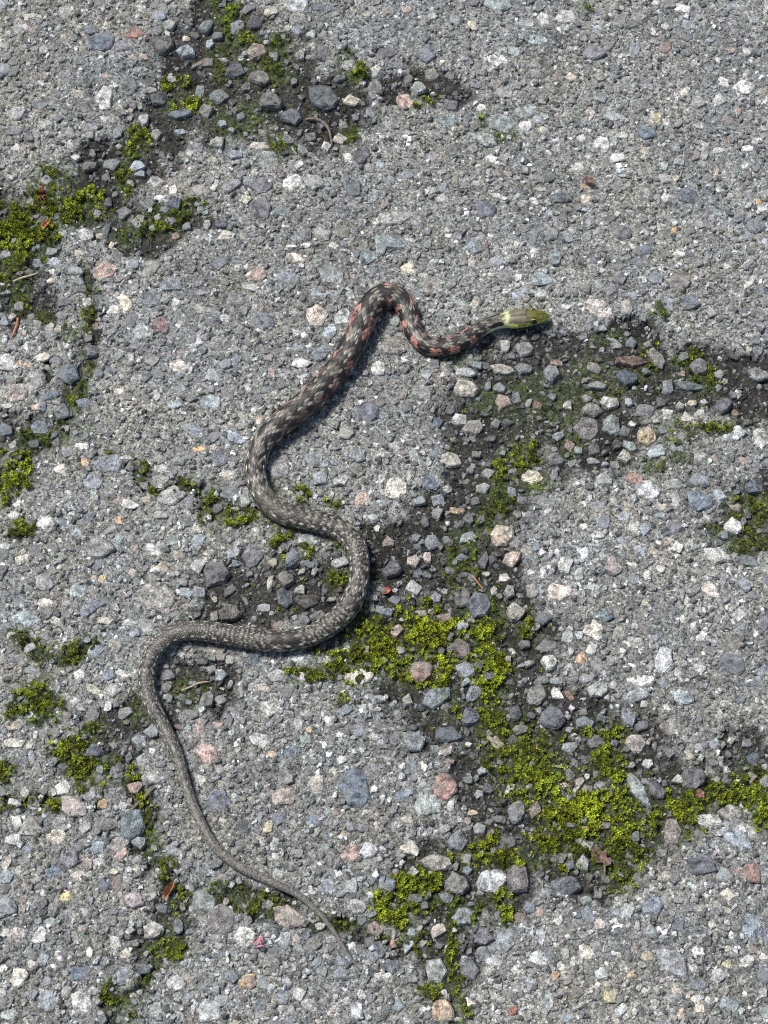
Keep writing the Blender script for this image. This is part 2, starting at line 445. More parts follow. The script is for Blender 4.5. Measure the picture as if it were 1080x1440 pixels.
# each corner of the photograph in turn: offset, then x y length width angle hue (four units to one photograph pixel)
STONES = {
(0, 0): """575 240 150 110 10 b/740 185 135 65 -5 r/700 255 110 80 0 gp/915 255 110 115 0 np/1045 285 100 90 0 s/1048 212 45 45 0 c/955 140 65 65 0 l/895 90 95 50 0 s/515 165 90 80 0 bg/380 55 95 80 30 l/170 165 60 28 -55 k/165 90 80 40 0 cl/590 125 35 60 0 c/805 320 65 35 -35 k/590 560 110 150 80 wl/315 525 80 55 -50 dg/440 530 80 65 0 cl/78 735 80 70 0 bg/85 825 70 40 0 w/530 710 70 55 0 sp/250 705 100 45 30 l/425 885 55 35 -10 w/845 500 70 50 0 l/1015 635 140 55 8 b/1017 735 80 45 0 s/785 815 60 80 70 l/630 918 105 60 10 ls/775 930 100 75 0 s/500 930 90 60 10 nd/810 670 70 70 0 l/880 755 60 60 0 nl/100 640 80 110 60 l/720 490 110 110 0 g/595 430 80 50 0 nk/250 285 60 60 0 l/100 165 150 80 10 l/230 590 90 70 0 gb/445 340 90 80 0 g/890 550 100 90 0 pd/780 385 90 40 -10 tg""",
(270, 0): """85 145 80 95 60 t/250 150 75 105 70 ls/370 285 110 110 -45 kn/385 435 115 80 -20 ln/355 120 95 75 10 p/310 45 110 60 20 gp/445 60 75 60 0 cl/590 25 120 90 0 ws/730 35 110 60 0 b/590 165 70 60 0 s/670 190 50 70 0 tl/750 300 70 100 70 pg/740 540 175 150 -35 bg/560 650 130 95 8 bg/450 570 130 110 0 lg/895 560 95 65 5 c/835 775 85 70 0 wc/755 825 50 60 0 w/875 880 50 65 0 w/385 820 115 55 5 kw/170 690 60 45 10 s/145 800 90 75 0 l/245 870 95 60 -10 ps/240 400 100 100 0 dp/100 240 55 60 0 s/140 200 70 50 20 p/45 505 60 90 0 tg/150 540 110 90 0 tg/80 620 80 80 0 ln/180 330 70 30 -5 l/830 435 80 50 0 bg/1025 490 90 110 70 lp/885 365 85 75 0 l/955 870 85 110 75 dp/600 930 50 50 0 w/430 900 130 110 0 tn/665 760 60 70 30 g/80 345 110 60 5 n/1060 310 60 80 0 pd/1050 925 60 60 0 s""",
(540, 0): """640 30 165 75 -5 t/495 20 75 45 0 p/35 290 90 80 30 pd/240 310 85 95 60 bp/65 362 150 50 0 gd/270 415 100 70 0 nl/195 495 85 75 -30 tl/120 570 110 85 -10 k/370 585 90 80 0 p/350 670 105 85 -30 tb/515 470 55 55 0 sp/640 335 110 75 0 w/860 225 115 75 0 ts/1020 100 110 95 0 l/900 110 80 80 0 wl/980 170 50 50 0 w/660 690 180 110 -30 gt/570 790 150 80 -30 tl/800 620 130 90 15 tl/795 715 85 70 0 w/550 605 55 50 0 w/735 290 80 60 -30 tl/270 875 90 75 0 pl/385 840 100 80 0 dg/605 895 65 50 0 wl/800 130 90 65 0 l/370 420 60 60 0 nl/680 520 110 80 0 gl""",
(810, 0): """95 295 130 100 -5 p/130 155 85 100 60 ts/600 45 100 60 -15 w/630 135 90 75 0 ts/500 150 55 50 0 l/940 490 125 85 15 w/830 460 85 70 -40 w/810 565 85 80 0 lw/390 740 120 85 -5 b/455 665 65 60 0 yl/145 810 75 115 -55 wl/235 890 80 60 15 w/240 930 60 45 0 w/205 660 80 60 -30 ws/75 640 60 90 70 lk/65 880 40 40 0 w/30 780 60 50 0 w/255 760 75 40 0 wl/500 270 80 80 0 rg/485 335 35 25 0 d/925 235 55 50 0 dp/1065 330 40 60 0 pd/620 440 50 80 70 p/610 525 55 50 0 wc/690 580 90 80 0 l/970 840 70 45 0 w/800 845 70 35 0 w/880 30 70 50 0 s/890 130 60 50 0 pg/330 275 60 80 70 sp/240 120 90 80 0 g/1020 780 55 45 -20 w/720 860 50 90 80 l/700 710 50 45 0 l""",
(0, 240): """875 65 115 75 5 wl/895 140 85 50 -10 W/975 110 60 50 0 w/985 190 90 75 0 bd/925 220 50 55 0 bg/880 245 55 70 70 sl/790 10 70 40 0 s/690 230 95 75 10 gp/775 280 75 80 0 l/845 218 25 35 0 w/585 570 140 110 30 k/740 530 80 70 -30 sg/860 540 80 70 0 ln/960 645 150 100 0 bg/985 750 95 70 -15 wl/850 720 110 80 0 gb/905 870 115 85 -25 rp/1000 865 65 60 0 w/700 745 80 120 -70 c/640 785 75 60 -20 w/530 865 60 55 0 ko/360 735 95 60 20 pd/290 620 60 40 -20 c/295 570 45 40 0 w/305 510 85 60 0 s/420 565 100 75 0 tg/30 680 75 40 0 td/30 465 65 55 0 sl/75 385 40 40 0 ws/190 420 60 80 60 sb/350 350 60 40 0 l/475 355 100 80 0 l/285 445 80 55 0 l/625 410 30 55 0 c/990 360 55 50 0 ko/720 130 50 20 -5 wc/1050 115 60 80 0 n/25 635 60 30 -10 l/190 315 50 40 0 s/240 270 55 70 60 p/545 235 50 55 45 sw/160 560 60 45 0 pd/560 360 60 40 0 cl/740 840 70 90 60 dp/545 730 60 80 0 pd/800 900 110 80 -20 tl/750 940 80 50 0 sp/25 850 50 50 0 s/610 175 60 70 0 pd/510 140 50 30 -30 l""",
(270, 240): """390 80 115 100 -20 p/385 215 110 140 80 pd/560 70 130 85 30 w/905 105 85 110 60 bd/160 295 80 60 10 pb/185 365 95 60 15 wc/85 300 45 60 70 w/275 275 60 35 0 l/225 85 100 80 30 pg/40 110 90 80 0 nl/395 840 145 105 0 bg/695 815 120 130 50 ckw/845 815 90 110 60 sw/780 900 70 110 70 s/790 590 165 130 -30 bgl/705 685 100 80 0 bs/985 485 90 90 0 tb/590 485 120 65 0 cwk/560 430 70 20 0 w/640 350 90 80 -30 pg/640 420 60 40 0 w/800 425 60 40 -10 w/155 520 100 65 35 bg/45 610 80 120 60 pg/110 620 80 55 0 dg/370 580 110 90 0 nk/520 600 85 80 0 sp/245 720 110 80 -20 g/120 860 95 65 10 pd/15 880 45 60 0 dp/510 225 90 75 0 td/1040 610 90 55 0 lpw/330 660 110 40 -10 wl/185 825 80 60 0 tw/300 165 70 50 0 ylt/1045 275 90 60 0 lc/660 550 40 40 0 l/1060 440 60 80 0 gt/735 355 110 80 0 gl/690 70 110 90 0 gl/580 910 50 50 0 w/840 345 90 80 0 gn/865 45 50 50 0 b/55 780 110 60 -20 ln/890 710 70 70 0 ls""",
(540, 240): """570 225 140 90 0 pbd/365 300 80 50 0 sp/360 365 45 40 0 wc/460 240 60 30 30 w/640 145 110 30 -20 w/510 430 90 90 0 bt/960 490 80 105 70 btd/885 610 120 80 -10 bt/765 690 105 75 10 s/635 515 100 70 0 lsp/690 590 90 70 0 pg/145 550 90 70 0 c/260 645 130 85 10 ln/100 600 130 50 -20 wk/225 590 80 50 0 l/330 90 80 65 0 sp/330 155 60 60 0 lw/1000 155 100 80 0 bg/840 170 45 60 -50 w/960 270 40 50 0 sp/930 235 50 40 0 s/740 420 70 60 0 wc/845 450 60 55 0 wl/790 325 70 60 0 pg/850 345 70 55 30 gp/65 260 200 100 5 l/50 400 180 100 0 tbg/430 745 65 45 -25 tw/330 805 90 70 0 tg/630 665 60 45 0 sl/125 25 60 60 0 ps/25 50 70 50 0 tg/880 110 70 25 -10 w/1020 430 30 30 0 w/1050 560 60 50 0 l/560 660 45 60 0 p/490 520 60 70 0 cl/880 690 90 60 0 lt/655 915 70 55 -15 lp/940 360 80 70 0 glp/540 375 110 30 10 gl/60 850 60 60 0 tg""",
(810, 240): """120 780 190 130 0 kww/640 150 130 90 10 bd/380 450 95 70 0 b/360 510 100 65 5 bp/250 340 140 100 -35 pgd/45 150 70 100 75 c/70 85 70 40 0 ro/45 215 55 35 0 s/505 145 60 55 0 w/555 325 40 60 80 o/530 270 60 50 0 sp/640 335 70 70 0 dg/1025 175 40 45 30 o/1045 215 70 50 0 sw/1000 310 110 110 0 gb/975 365 70 50 0 sp/100 500 50 70 80 pb/585 630 90 110 75 pn/640 745 95 85 0 pb/505 750 110 95 -30 sp/445 600 90 75 0 ps/375 615 60 60 0 wt/980 625 110 40 55 w/1040 670 60 60 0 pb/240 610 80 85 -40 pg/120 635 75 65 -20 tg/195 670 60 80 0 pg/580 475 75 40 -10 w/470 395 70 40 0 w/800 110 30 40 0 w/145 560 30 40 0 w/120 350 60 40 20 l/150 295 40 30 0 w/905 695 90 70 0 l/500 45 80 80 0 l/1060 390 50 60 0 s/210 945 80 25 -25 ws/285 770 80 80 0 ln""",
(0, 480): """385 185 115 105 20 b/285 300 90 60 25 b/340 385 110 90 0 bp/245 365 45 65 0 b/475 355 95 65 0 b/225 485 120 90 -10 bs/30 495 70 80 -60 sb/70 580 40 70 0 l/20 615 50 50 0 ts/140 130 110 75 30 kon/40 125 100 90 0 wl/240 90 100 55 5 cl/310 100 60 55 0 sb/190 230 90 130 80 gl/95 290 120 110 0 lpk/150 30 80 60 -40 w/560 485 45 60 80 bg/620 690 165 105 0 ps/730 700 70 55 0 pg/530 790 105 85 -20 sp/525 850 50 50 0 t/385 850 50 55 0 w/395 790 70 50 0 bd/340 720 75 50 -10 wc/480 680 45 65 -60 ok/175 745 75 50 10 w/100 905 65 70 50 w/1000 135 110 75 0 wc/885 180 60 80 -40 bg/980 360 75 45 -5 ts/665 280 70 45 0 cw/605 165 60 55 0 pb/515 55 90 75 0 spg/760 20 90 50 0 sp/375 490 40 40 0 w/460 590 80 60 0 wl/380 620 85 90 0 pl/970 865 140 120 30 wlp/1060 900 60 90 80 p/905 715 80 45 0 w/730 920 100 50 -15 w/320 560 60 45 20 g/1050 480 60 60 0 sl/200 370 50 40 0 ck/880 310 50 50 0 l/710 655 60 30 0 w/900 780 100 60 0 nl/690 170 50 60 0 lg/755 220 50 60 0 l/860 520 70 60 0 g""",
(270, 480): """100 340 120 95 0 ts/45 600 90 75 0 o/120 595 50 50 0 kl/245 540 120 65 -35 s/30 505 80 100 -40 sb/160 650 100 90 0 pb/205 750 95 55 5 wc/215 850 110 75 0 bg/490 240 80 80 0 npd/210 290 90 75 -20 g/615 128 100 60 -5 w/625 190 65 50 20 sw/600 30 80 60 -30 bs/720 70 80 100 0 bs/975 405 140 115 0 bp/870 520 90 80 0 ln/490 715 130 120 0 pl/710 670 130 100 -10 pls/845 780 65 60 0 wl/720 770 90 80 0 ls/955 890 95 75 35 k/795 515 30 25 0 w/530 828 30 25 0 w/250 105 50 75 80 bsg/190 130 60 80 0 sp/430 95 50 60 0 ln/110 190 90 75 0 ls/125 540 65 65 0 pg/235 940 70 30 0 wc/300 890 60 80 0 tl/370 440 60 40 0 ck/930 640 90 80 0 gls/920 160 60 60 0 btg/570 285 130 70 -20 nl/1050 150 80 100 0 wl/155 450 50 45 0 l""",
(540, 480): """665 150 150 65 -20 wc/460 175 140 45 -5 ws/790 145 105 75 0 ls/940 180 85 110 -80 sl/975 110 95 45 -20 k/455 260 150 100 -15 lc/650 255 65 65 0 ps/585 250 40 55 60 gs/745 310 75 70 0 pg/860 355 55 70 -60 rk/670 335 100 75 -25 nk/945 310 50 50 0 ps/430 440 85 75 0 w/510 480 110 80 0 clg/305 455 70 75 0 b/240 185 60 55 0 ts/210 295 130 90 -30 lg/380 660 120 90 -15 wc/175 645 60 110 -55 tl/70 830 120 115 20 wwc/265 790 100 90 0 b/305 880 85 70 0 ps/200 890 90 60 0 ls/355 830 60 55 0 w/560 825 85 55 15 wl/590 740 75 60 0 gl/590 690 50 40 0 g/520 635 50 50 0 gl/485 725 45 40 0 g/840 760 115 90 0 c/865 710 75 35 0 sl/965 660 100 80 0 pg/720 840 55 70 -70 sp/885 895 120 60 -15 g/1045 580 55 70 0 k/405 940 100 45 0 ko/515 890 55 60 0 pg/600 545 60 45 0 g/680 20 70 75 0 wl/790 35 110 90 0 g/940 885 60 60 0 gt/1035 350 60 60 0 wc/520 130 60 50 0 gs/115 105 45 35 0 w/60 585 60 60 0 wl/140 690 30 30 0 w/960 745 50 80 80 g/630 460 50 60 0 g/60 35 120 110 0 nl""",
(810, 480): """320 110 165 60 2 rn/290 205 115 95 0 b/460 90 75 120 -65 ln/105 145 85 80 -20 cl/230 15 70 40 0 tw/150 40 35 35 0 w/520 250 65 95 80 sl/645 245 150 55 -5 td/690 140 90 95 0 gp/805 180 70 65 0 w/820 360 110 90 10 p/910 300 60 30 10 cl/900 400 40 45 0 on/890 510 130 90 0 ws/1045 550 100 115 0 wl/500 395 85 50 20 w/585 355 50 45 0 w/620 430 70 65 -30 wc/655 345 65 35 20 c/720 340 45 40 0 sw/195 340 100 80 -20 wl/90 385 110 90 -20 ln/295 340 45 55 0 s/200 470 90 125 80 lt/60 490 140 130 0 gpn/105 600 80 80 0 np/315 455 50 35 -30 w/275 500 65 60 0 bg/400 540 110 100 40 cco/300 580 85 60 -30 t/270 640 90 75 0 lc/450 630 105 85 10 ts/95 665 75 40 -25 wl/335 770 120 60 -20 rk/410 845 130 100 -25 ws/150 775 80 70 0 sw/545 800 100 60 0 l/685 780 105 70 0 sp/690 895 140 125 -20 b/800 870 70 85 -50 ts/900 920 80 60 20 cn/1000 820 100 95 0 sb/480 930 80 60 0 cl/125 930 85 75 0 spl/765 800 60 40 0 n/1020 180 120 80 0 lp/600 175 45 40 0 nk/570 600 80 70 0 sg/680 650 110 80 0 l/165 690 45 30 0 s/560 890 60 100 80 l/915 715 35 30 0 w/390 380 100 80 0 gp/540 60 60 60 0 ld/120 245 90 50 0 gl""",
(0, 720): """255 55 100 95 0 w/350 68 70 70 0 b/480 45 65 100 70 pb/430 105 75 70 20 s/25 190 60 50 10 wt/65 130 50 70 0 ts/105 262 55 45 10 wc/15 310 40 55 0 w/870 210 95 95 -30 w/440 445 105 80 5 st/515 535 165 95 35 pb/255 510 105 55 25 wc/150 605 145 95 12 st/315 615 75 65 0 wl/160 760 90 60 15 ws/580 685 80 70 0 wt/755 680 75 65 0 ps/830 640 110 90 -20 pl/875 480 220 150 -10 nl/250 390 80 110 -60 lp/110 490 85 60 0 bg/535 785 90 85 0 s/440 910 75 80 0 w/320 760 110 40 35 ws/545 300 70 70 0 pb/560 375 90 50 -15 ocy/660 150 60 80 0 t/665 45 60 50 0 ko/1045 450 75 70 0 st/905 20 80 55 0 wl/915 320 90 35 -15 wo/745 340 45 45 0 wk/730 620 90 50 0 wt/80 25 60 50 0 w/610 920 70 75 0 bs/690 915 50 90 -50 w/340 155 45 60 0 wl/940 920 80 60 0 pg/200 210 80 70 0 pg/550 200 160 130 0 g/650 750 80 90 0 ln/970 160 80 70 40 gt/915 100 35 40 0 w/590 610 90 50 0 lc/90 820 100 60 0 bg/180 890 90 60 0 sp""",
(270, 720): """655 165 105 85 5 sl/565 260 95 110 0 sb/345 245 130 130 0 pg/455 280 55 55 0 nc/245 285 65 50 0 sb/35 170 90 80 30 s/210 435 85 50 50 bgd/215 565 110 100 0 nd/405 535 100 60 8 ls/520 480 75 130 -60 bd/690 325 40 75 70 w/620 328 50 25 40 wc/835 285 100 60 10 ws/440 390 35 80 70 wc/610 430 70 60 0 wl/785 485 65 30 20 l/490 635 80 60 0 nk/620 610 95 75 0 pg/710 580 100 70 15 pl/650 490 130 90 0 gn/530 375 90 90 0 nl/130 340 140 170 60 pg/40 450 80 75 0 sp/125 485 35 40 0 wc/235 220 80 70 0 ls/340 835 110 75 0 bd/590 815 120 85 -20 wt/850 805 65 75 -10 w/765 835 55 60 -40 kw/475 925 95 75 0 l/160 915 85 65 -30 ts/105 770 80 50 -10 wk/945 930 165 85 10 wc/1000 20 80 50 0 sw/1040 80 45 40 45 w/755 235 55 60 0 dp/1060 545 50 60 -40 s/1030 610 25 50 80 wl/530 190 50 60 0 pg/300 165 25 25 0 w/80 230 35 35 0 c/55 840 60 40 0 g/580 590 40 30 0 w/30 300 80 90 50 wl""",
(540, 720): """665 130 135 115 30 kc/715 255 115 85 25 kc/740 165 75 70 0 ln/560 265 60 105 75 pd/605 260 40 70 0 d/435 250 80 50 0 b/470 135 100 65 30 gt/270 165 85 90 -30 sp/180 140 50 45 0 sb/185 195 55 40 0 sb/165 270 85 75 0 cwk/245 250 50 55 -20 wk/40 325 95 100 0 pd/165 425 90 80 0 w/65 435 40 25 0 w/60 490 75 65 0 sb/290 475 65 65 0 gs/540 530 120 155 70 pb/435 640 75 60 10 sw/490 600 45 60 -40 ws/740 560 100 95 20 cw/850 645 60 45 35 wl/440 775 80 120 -65 pk/455 885 110 80 -20 sp/205 900 125 110 0 krn/340 590 90 75 0 kn/70 665 65 80 60 ckn/100 600 35 25 0 w/20 560 60 55 -40 s/930 845 95 90 0 wl/820 850 60 45 20 l/970 945 80 55 0 lt/1025 300 95 100 -30 w/990 445 140 120 -20 kcw/835 440 85 75 0 nl/830 340 55 45 0 w/850 195 65 60 0 tb/835 255 65 40 0 tb/705 445 60 75 -60 w/620 440 50 55 0 wl/675 360 65 55 30 wc/580 345 45 25 5 cw/1030 700 70 85 0 sw/360 60 30 40 0 w/335 275 40 60 0 gp/895 330 35 60 0 w/930 310 35 35 0 w/700 820 50 35 -20 lk/910 750 110 70 20 g/790 740 80 60 0 pg/440 480 90 130 80 gnd/200 560 90 50 0 kng/900 590 90 80 0 bg/835 20 80 70 0 plg/340 440 40 40 0 wl/375 330 60 60 0 dg/890 945 80 50 0 g/975 225 35 50 0 w""",
(810, 720): """885 75 105 85 -35 w/755 440 70 130 -50 kw/490 840 90 150 80 ws/880 860 150 110 -20 pbd/865 745 140 120 0 ng/975 275 120 80 -10 btd/790 245 130 100 0 wl/540 90 110 80 0 pb/670 105 80 60 -30 pd/365 215 55 95 -60 s/385 95 60 80 60 s/245 160 85 55 10 ps/150 55 90 80 0 ps/125 130 85 50 0 wl/320 90 70 65 0 wl/30 80 75 45 -15 wc/40 225 110 70 -35 tw/20 350 60 75 0 ws/205 300 85 110 -60 plk/475 320 50 50 -30 w/515 165 70 50 20 k/570 200 60 65 0 w/435 220 50 50 0 lk/945 405 70 85 0 sp/860 330 50 60 0 w/920 575 80 70 30 ws/100 660 95 110 -40 cw/245 665 80 90 0 ln/125 850 85 130 -60 lpn/195 830 55 75 0 l/85 775 60 65 40 lw/40 820 80 100 50 kon/320 735 130 75 -10 l/380 650 70 80 0 np/445 700 50 75 70 sp/475 580 100 80 0 pg/605 610 45 70 80 w/625 500 35 55 80 cw/660 640 40 40 0 w/700 700 60 80 60 w/710 790 40 50 0 w/690 870 80 75 0 l/780 730 60 55 0 gs/1055 625 60 100 80 p/1015 685 45 45 -45 w/360 945 150 60 0 w/150 585 110 70 -20 bt/60 935 90 60 0 lp/90 420 80 45 0 tl/320 380 80 70 0 psg/735 365 70 20 -5 w/850 530 60 50 0 lw/1040 900 60 110 70 bs/180 505 80 20 0 wt/20 690 50 60 0 ws/830 120 60 50 0 tb/265 25 80 70 0 ls/400 360 40 70 0 wt/470 15 60 50 0 sb/320 290 60 40 -20 w""",
(0, 960): """75 100 115 65 25 sg/80 220 110 90 10 cn/420 105 130 45 -40 sw/375 200 65 90 75 pn/520 180 70 120 70 pl/695 160 75 80 50 wt/610 130 45 65 70 w/650 115 40 55 0 p/630 45 90 90 30 l/520 375 105 80 0 pb/785 325 90 65 10 ps/850 265 95 70 -20 st/80 340 120 60 -10 wc/160 360 45 40 30 w/105 440 85 65 0 pb/170 415 60 75 0 sl/290 440 60 60 0 gs/365 465 90 50 0 gt/640 520 110 120 40 ps/670 480 50 80 80 pg/360 595 90 75 30 w/410 695 150 115 -25 plk/80 680 90 60 -25 w/100 785 65 70 40 w/580 680 75 70 -20 oc/560 725 60 40 0 tl/685 695 60 50 0 sw/860 535 120 90 10 l/760 590 80 70 0 nk/820 435 120 85 0 tg/860 380 60 40 -20 w/740 800 165 140 70 bt/660 905 110 75 0 ln/780 900 90 80 0 tg/940 848 50 50 0 cw/545 915 100 90 0 bts/440 930 80 60 0 pg/590 800 120 90 0 npg/340 800 100 90 0 gl/185 820 110 100 0 ln/310 870 90 110 40 lc/80 885 100 70 0 wl/150 935 70 60 0 ps/970 940 80 70 0 sp/320 30 35 80 80 s/510 30 110 60 -20 lty/85 30 80 60 0 sp/935 30 60 60 0 g/1060 105 40 40 0 sg/995 155 25 25 0 w/1060 830 100 160 80 tl/500 630 90 80 0 lg/985 690 30 40 0 w/190 290 50 60 70 wl/480 810 60 80 0 l/240 285 50 80 70 pg/680 960 60 90 65 k""",
(270, 960): """80 95 75 115 70 nlg/160 90 70 65 0 l/30 265 75 140 80 pnk/85 400 90 130 -70 k/150 245 50 60 0 kn/45 545 95 65 -35 w/145 670 120 130 0 bp/165 775 70 35 -10 w/95 780 40 80 -60 wk/290 815 90 85 10 d/490 765 80 75 0 bp/425 815 50 80 70 yc/465 905 60 85 70 wt/520 640 130 90 10 lkn/700 570 75 110 80 lnc/560 395 100 80 0 b/445 400 50 45 0 ok/385 325 120 75 -25 wl/640 310 60 90 60 t/925 590 190 210 0 b/1015 500 95 110 0 npg/765 210 60 65 0 ws/740 360 40 60 70 W/835 290 50 40 0 w/845 430 65 50 15 w/860 160 80 60 0 bs/935 275 90 60 0 sp/940 340 80 70 0 pg/435 140 130 95 -15 lwn/530 135 45 60 70 sg/575 65 60 60 0 pg/530 50 90 70 0 gp/320 80 60 50 0 ps/210 205 45 45 0 b/400 25 65 60 0 wk/680 765 90 75 0 sb/760 780 70 60 0 pg/890 810 50 50 0 sg/955 815 75 45 0 gp/1035 810 50 40 -45 wc/885 960 95 100 -10 k/1000 945 90 90 20 ws/600 235 55 70 0 wl/790 530 70 40 40 lc/1020 80 150 45 -5 ls/965 135 65 25 0 ws/690 10 35 20 0 w/380 880 50 40 0 wk/340 400 60 70 0 lg/660 270 40 30 0 co/970 730 60 30 30 w""",
(540, 960): """290 80 180 100 38 st/505 65 80 110 50 sb/485 195 100 100 70 bp/360 290 150 85 -5 b/170 330 120 100 -20 spg/285 370 65 50 0 lt/155 470 100 90 0 bg/110 630 90 75 0 bs/340 580 135 130 60 rk/240 665 150 160 60 tl/375 690 45 85 80 lw/215 575 50 45 0 lt/110 560 60 65 0 l/615 310 60 150 -50 cn/855 350 60 45 5 o/955 195 135 120 -15 bp/860 60 105 130 75 lg/1045 70 35 75 -50 kr/975 60 55 100 -50 w/765 265 90 60 -10 ng/1045 360 85 70 15 sw/985 485 90 55 0 sw/1015 565 90 50 15 kc/710 595 45 85 55 w/745 725 90 130 85 swb/850 715 60 90 60 nk/535 815 75 65 0 sw/500 730 70 35 0 co/685 890 110 110 0 pn/420 895 120 120 0 gs/135 920 120 80 -25 wc/135 775 85 40 0 wk/590 590 80 70 0 pg/535 620 60 55 0 tg/470 540 60 55 0 tl/365 440 65 30 5 nk/475 345 40 30 0 w/500 405 35 45 0 g/135 95 60 55 10 w/60 110 30 30 0 w/10 75 30 30 0 w/225 470 30 80 -70 w/740 170 90 80 0 d/20 860 30 50 0 wt/165 250 50 40 0 g/250 830 50 50 0 tg/1070 290 40 20 0 w/40 540 60 50 0 l""",
(810, 960): """340 340 110 95 -40 Wk/350 600 75 210 -58 lt/290 185 75 115 -65 sp/50 220 105 65 -10 bs/115 330 110 80 0 pd/370 240 80 60 30 pd/405 450 55 60 0 w/575 540 80 50 5 w/695 625 60 65 0 r/655 540 130 110 0 dp/740 775 145 80 -10 lw/880 725 140 100 0 ln/970 835 120 70 -35 wl/910 885 175 75 -35 s/850 795 50 40 0 gs/545 840 85 150 85 nlk/40 805 65 45 0 or/460 600 90 120 -60 dp/765 340 90 70 0 st/870 320 45 40 0 w/920 555 60 35 -35 wl/1000 420 90 80 0 bd/1065 465 40 35 0 w/600 85 110 90 -20 st/385 115 45 50 45 w/205 85 40 35 0 w/130 40 120 80 20 tlw/330 60 150 90 0 ls/15 560 50 75 60 kw/65 525 35 30 0 w/135 570 60 70 0 sg/215 335 50 50 0 pg/15 310 40 45 0 w/65 910 80 65 10 tw/60 430 80 60 0 dp/285 370 45 40 0 db/730 515 30 45 0 wl/465 555 40 30 0 s/790 930 25 70 -60 w/1015 100 30 40 0 w/1020 10 110 50 0 pb/330 860 60 80 80 ds/530 250 110 90 0 ln/1055 860 60 80 0 gd""",
(0, 1200): """395 45 105 105 -20 pg/310 110 95 90 0 b/435 130 85 70 25 wc/595 175 95 85 0 bd/35 50 60 90 70 ckw/370 250 75 65 30 y/380 335 100 80 0 tb/295 380 80 65 0 t/220 460 80 100 60 w/90 460 100 90 20 wlk/30 440 80 50 20 wl/750 260 110 90 -20 psk/860 430 120 90 15 lnw/730 435 50 45 0 lw/450 670 135 85 10 b/690 680 75 110 70 sp/500 555 50 60 0 w/650 500 60 80 -60 wl/110 700 100 95 45 wc/180 620 50 55 0 wl/185 790 65 60 0 sp/15 650 50 60 0 w/45 295 100 110 0 psg/240 220 50 45 -30 w/645 105 40 40 0 wy/560 45 75 55 0 wl/35 130 80 70 0 ts/30 195 80 50 0 dg/810 655 80 75 0 dbg/230 290 60 90 70 pg/660 165 60 90 70 nrg/55 910 110 70 0 tl/880 885 70 80 70 sw/975 240 40 60 60 pw/1000 410 60 90 80 pgs/310 265 40 40 0 w/990 730 110 80 0 lw/270 840 100 120 0 gs/470 840 130 120 0 lw""",
(270, 1200): """70 265 105 150 -60 tl/20 290 60 70 0 gt/160 370 150 170 0 npg/540 350 200 120 -10 lnk/300 480 120 110 -25 w/520 485 80 95 60 sl/160 590 65 90 80 b/305 725 90 105 70 kno/405 730 75 75 0 tg/535 730 50 75 80 sl/700 610 65 55 0 bt/835 580 120 110 0 bs/835 670 80 70 0 ps/755 575 40 40 30 w/690 555 30 30 0 w/775 475 80 75 60 sg/420 90 70 110 60 ts/480 120 80 90 0 tl/475 15 70 45 0 w/770 195 140 90 -15 sb/895 190 70 110 70 swl/920 300 110 80 0 wgd/385 850 80 75 0 bp/510 805 80 80 0 gsp/605 790 70 80 50 wl/100 885 120 130 60 sw/160 830 90 80 0 sl/545 935 80 50 10 bs/785 885 70 70 20 wkl/855 910 50 60 0 pg/935 890 80 100 0 ws/875 830 50 50 0 lw/710 945 60 40 0 wk/1015 580 80 80 0 spb/1055 530 50 70 0 pb/1045 680 40 50 0 wc/680 520 90 80 0 ng/310 380 60 60 0 gp/590 480 40 55 70 lk/1030 425 100 80 20 nkg/220 690 90 70 0 bg/950 790 40 50 0 w/10 850 30 60 0 w/720 405 60 50 0 wl/215 625 30 40 0 w/500 875 30 50 0 w/1060 155 60 90 0 ps""",
(540, 1200): """295 45 170 95 0 wc/405 170 140 110 -25 nl/600 150 160 110 10 Ws/755 140 150 140 -20 np/355 250 90 75 0 bgt/455 350 105 115 40 tsl/560 475 110 90 10 p/680 490 90 170 75 tgs/575 350 50 80 -60 ng/315 430 100 75 35 kw/150 345 45 90 -75 ng/140 490 60 140 75 st/20 695 60 50 0 w/60 505 50 55 0 kr/290 660 150 120 -20 tl/475 645 95 140 -60 gs/735 655 125 60 35 tw/865 600 105 85 -15 wt/980 380 45 70 75 w/820 300 65 75 0 sb/880 335 60 45 10 k/760 360 80 65 0 n/880 475 75 130 70 sl/960 690 50 50 0 ko/920 840 70 130 65 tl/725 885 50 65 60 r/325 885 110 130 -60 kco/480 850 75 110 -70 cl/75 850 80 90 0 tb/205 500 80 60 20 wl/620 605 80 60 0 sw/560 570 90 90 0 ps/30 180 80 80 0 sb/20 420 90 80 0 pg/55 630 110 90 0 ps/775 780 60 110 -60 pg/810 720 90 100 0 gs/640 745 50 45 0 wl/535 800 60 100 -60 ln/615 800 50 55 0 wl/1000 630 50 60 0 wl/1060 610 40 60 0 w/985 20 110 70 10 pn/1020 180 150 110 0 pbg/470 95 55 45 0 sb/165 100 65 50 30 lt/180 255 90 60 10 tg/825 865 40 40 0 w/590 665 60 50 0 l/395 430 30 30 0 w/360 525 50 40 40 wl/1030 920 90 70 0 ts/870 120 70 50 20 pg/955 520 45 35 0 w""",
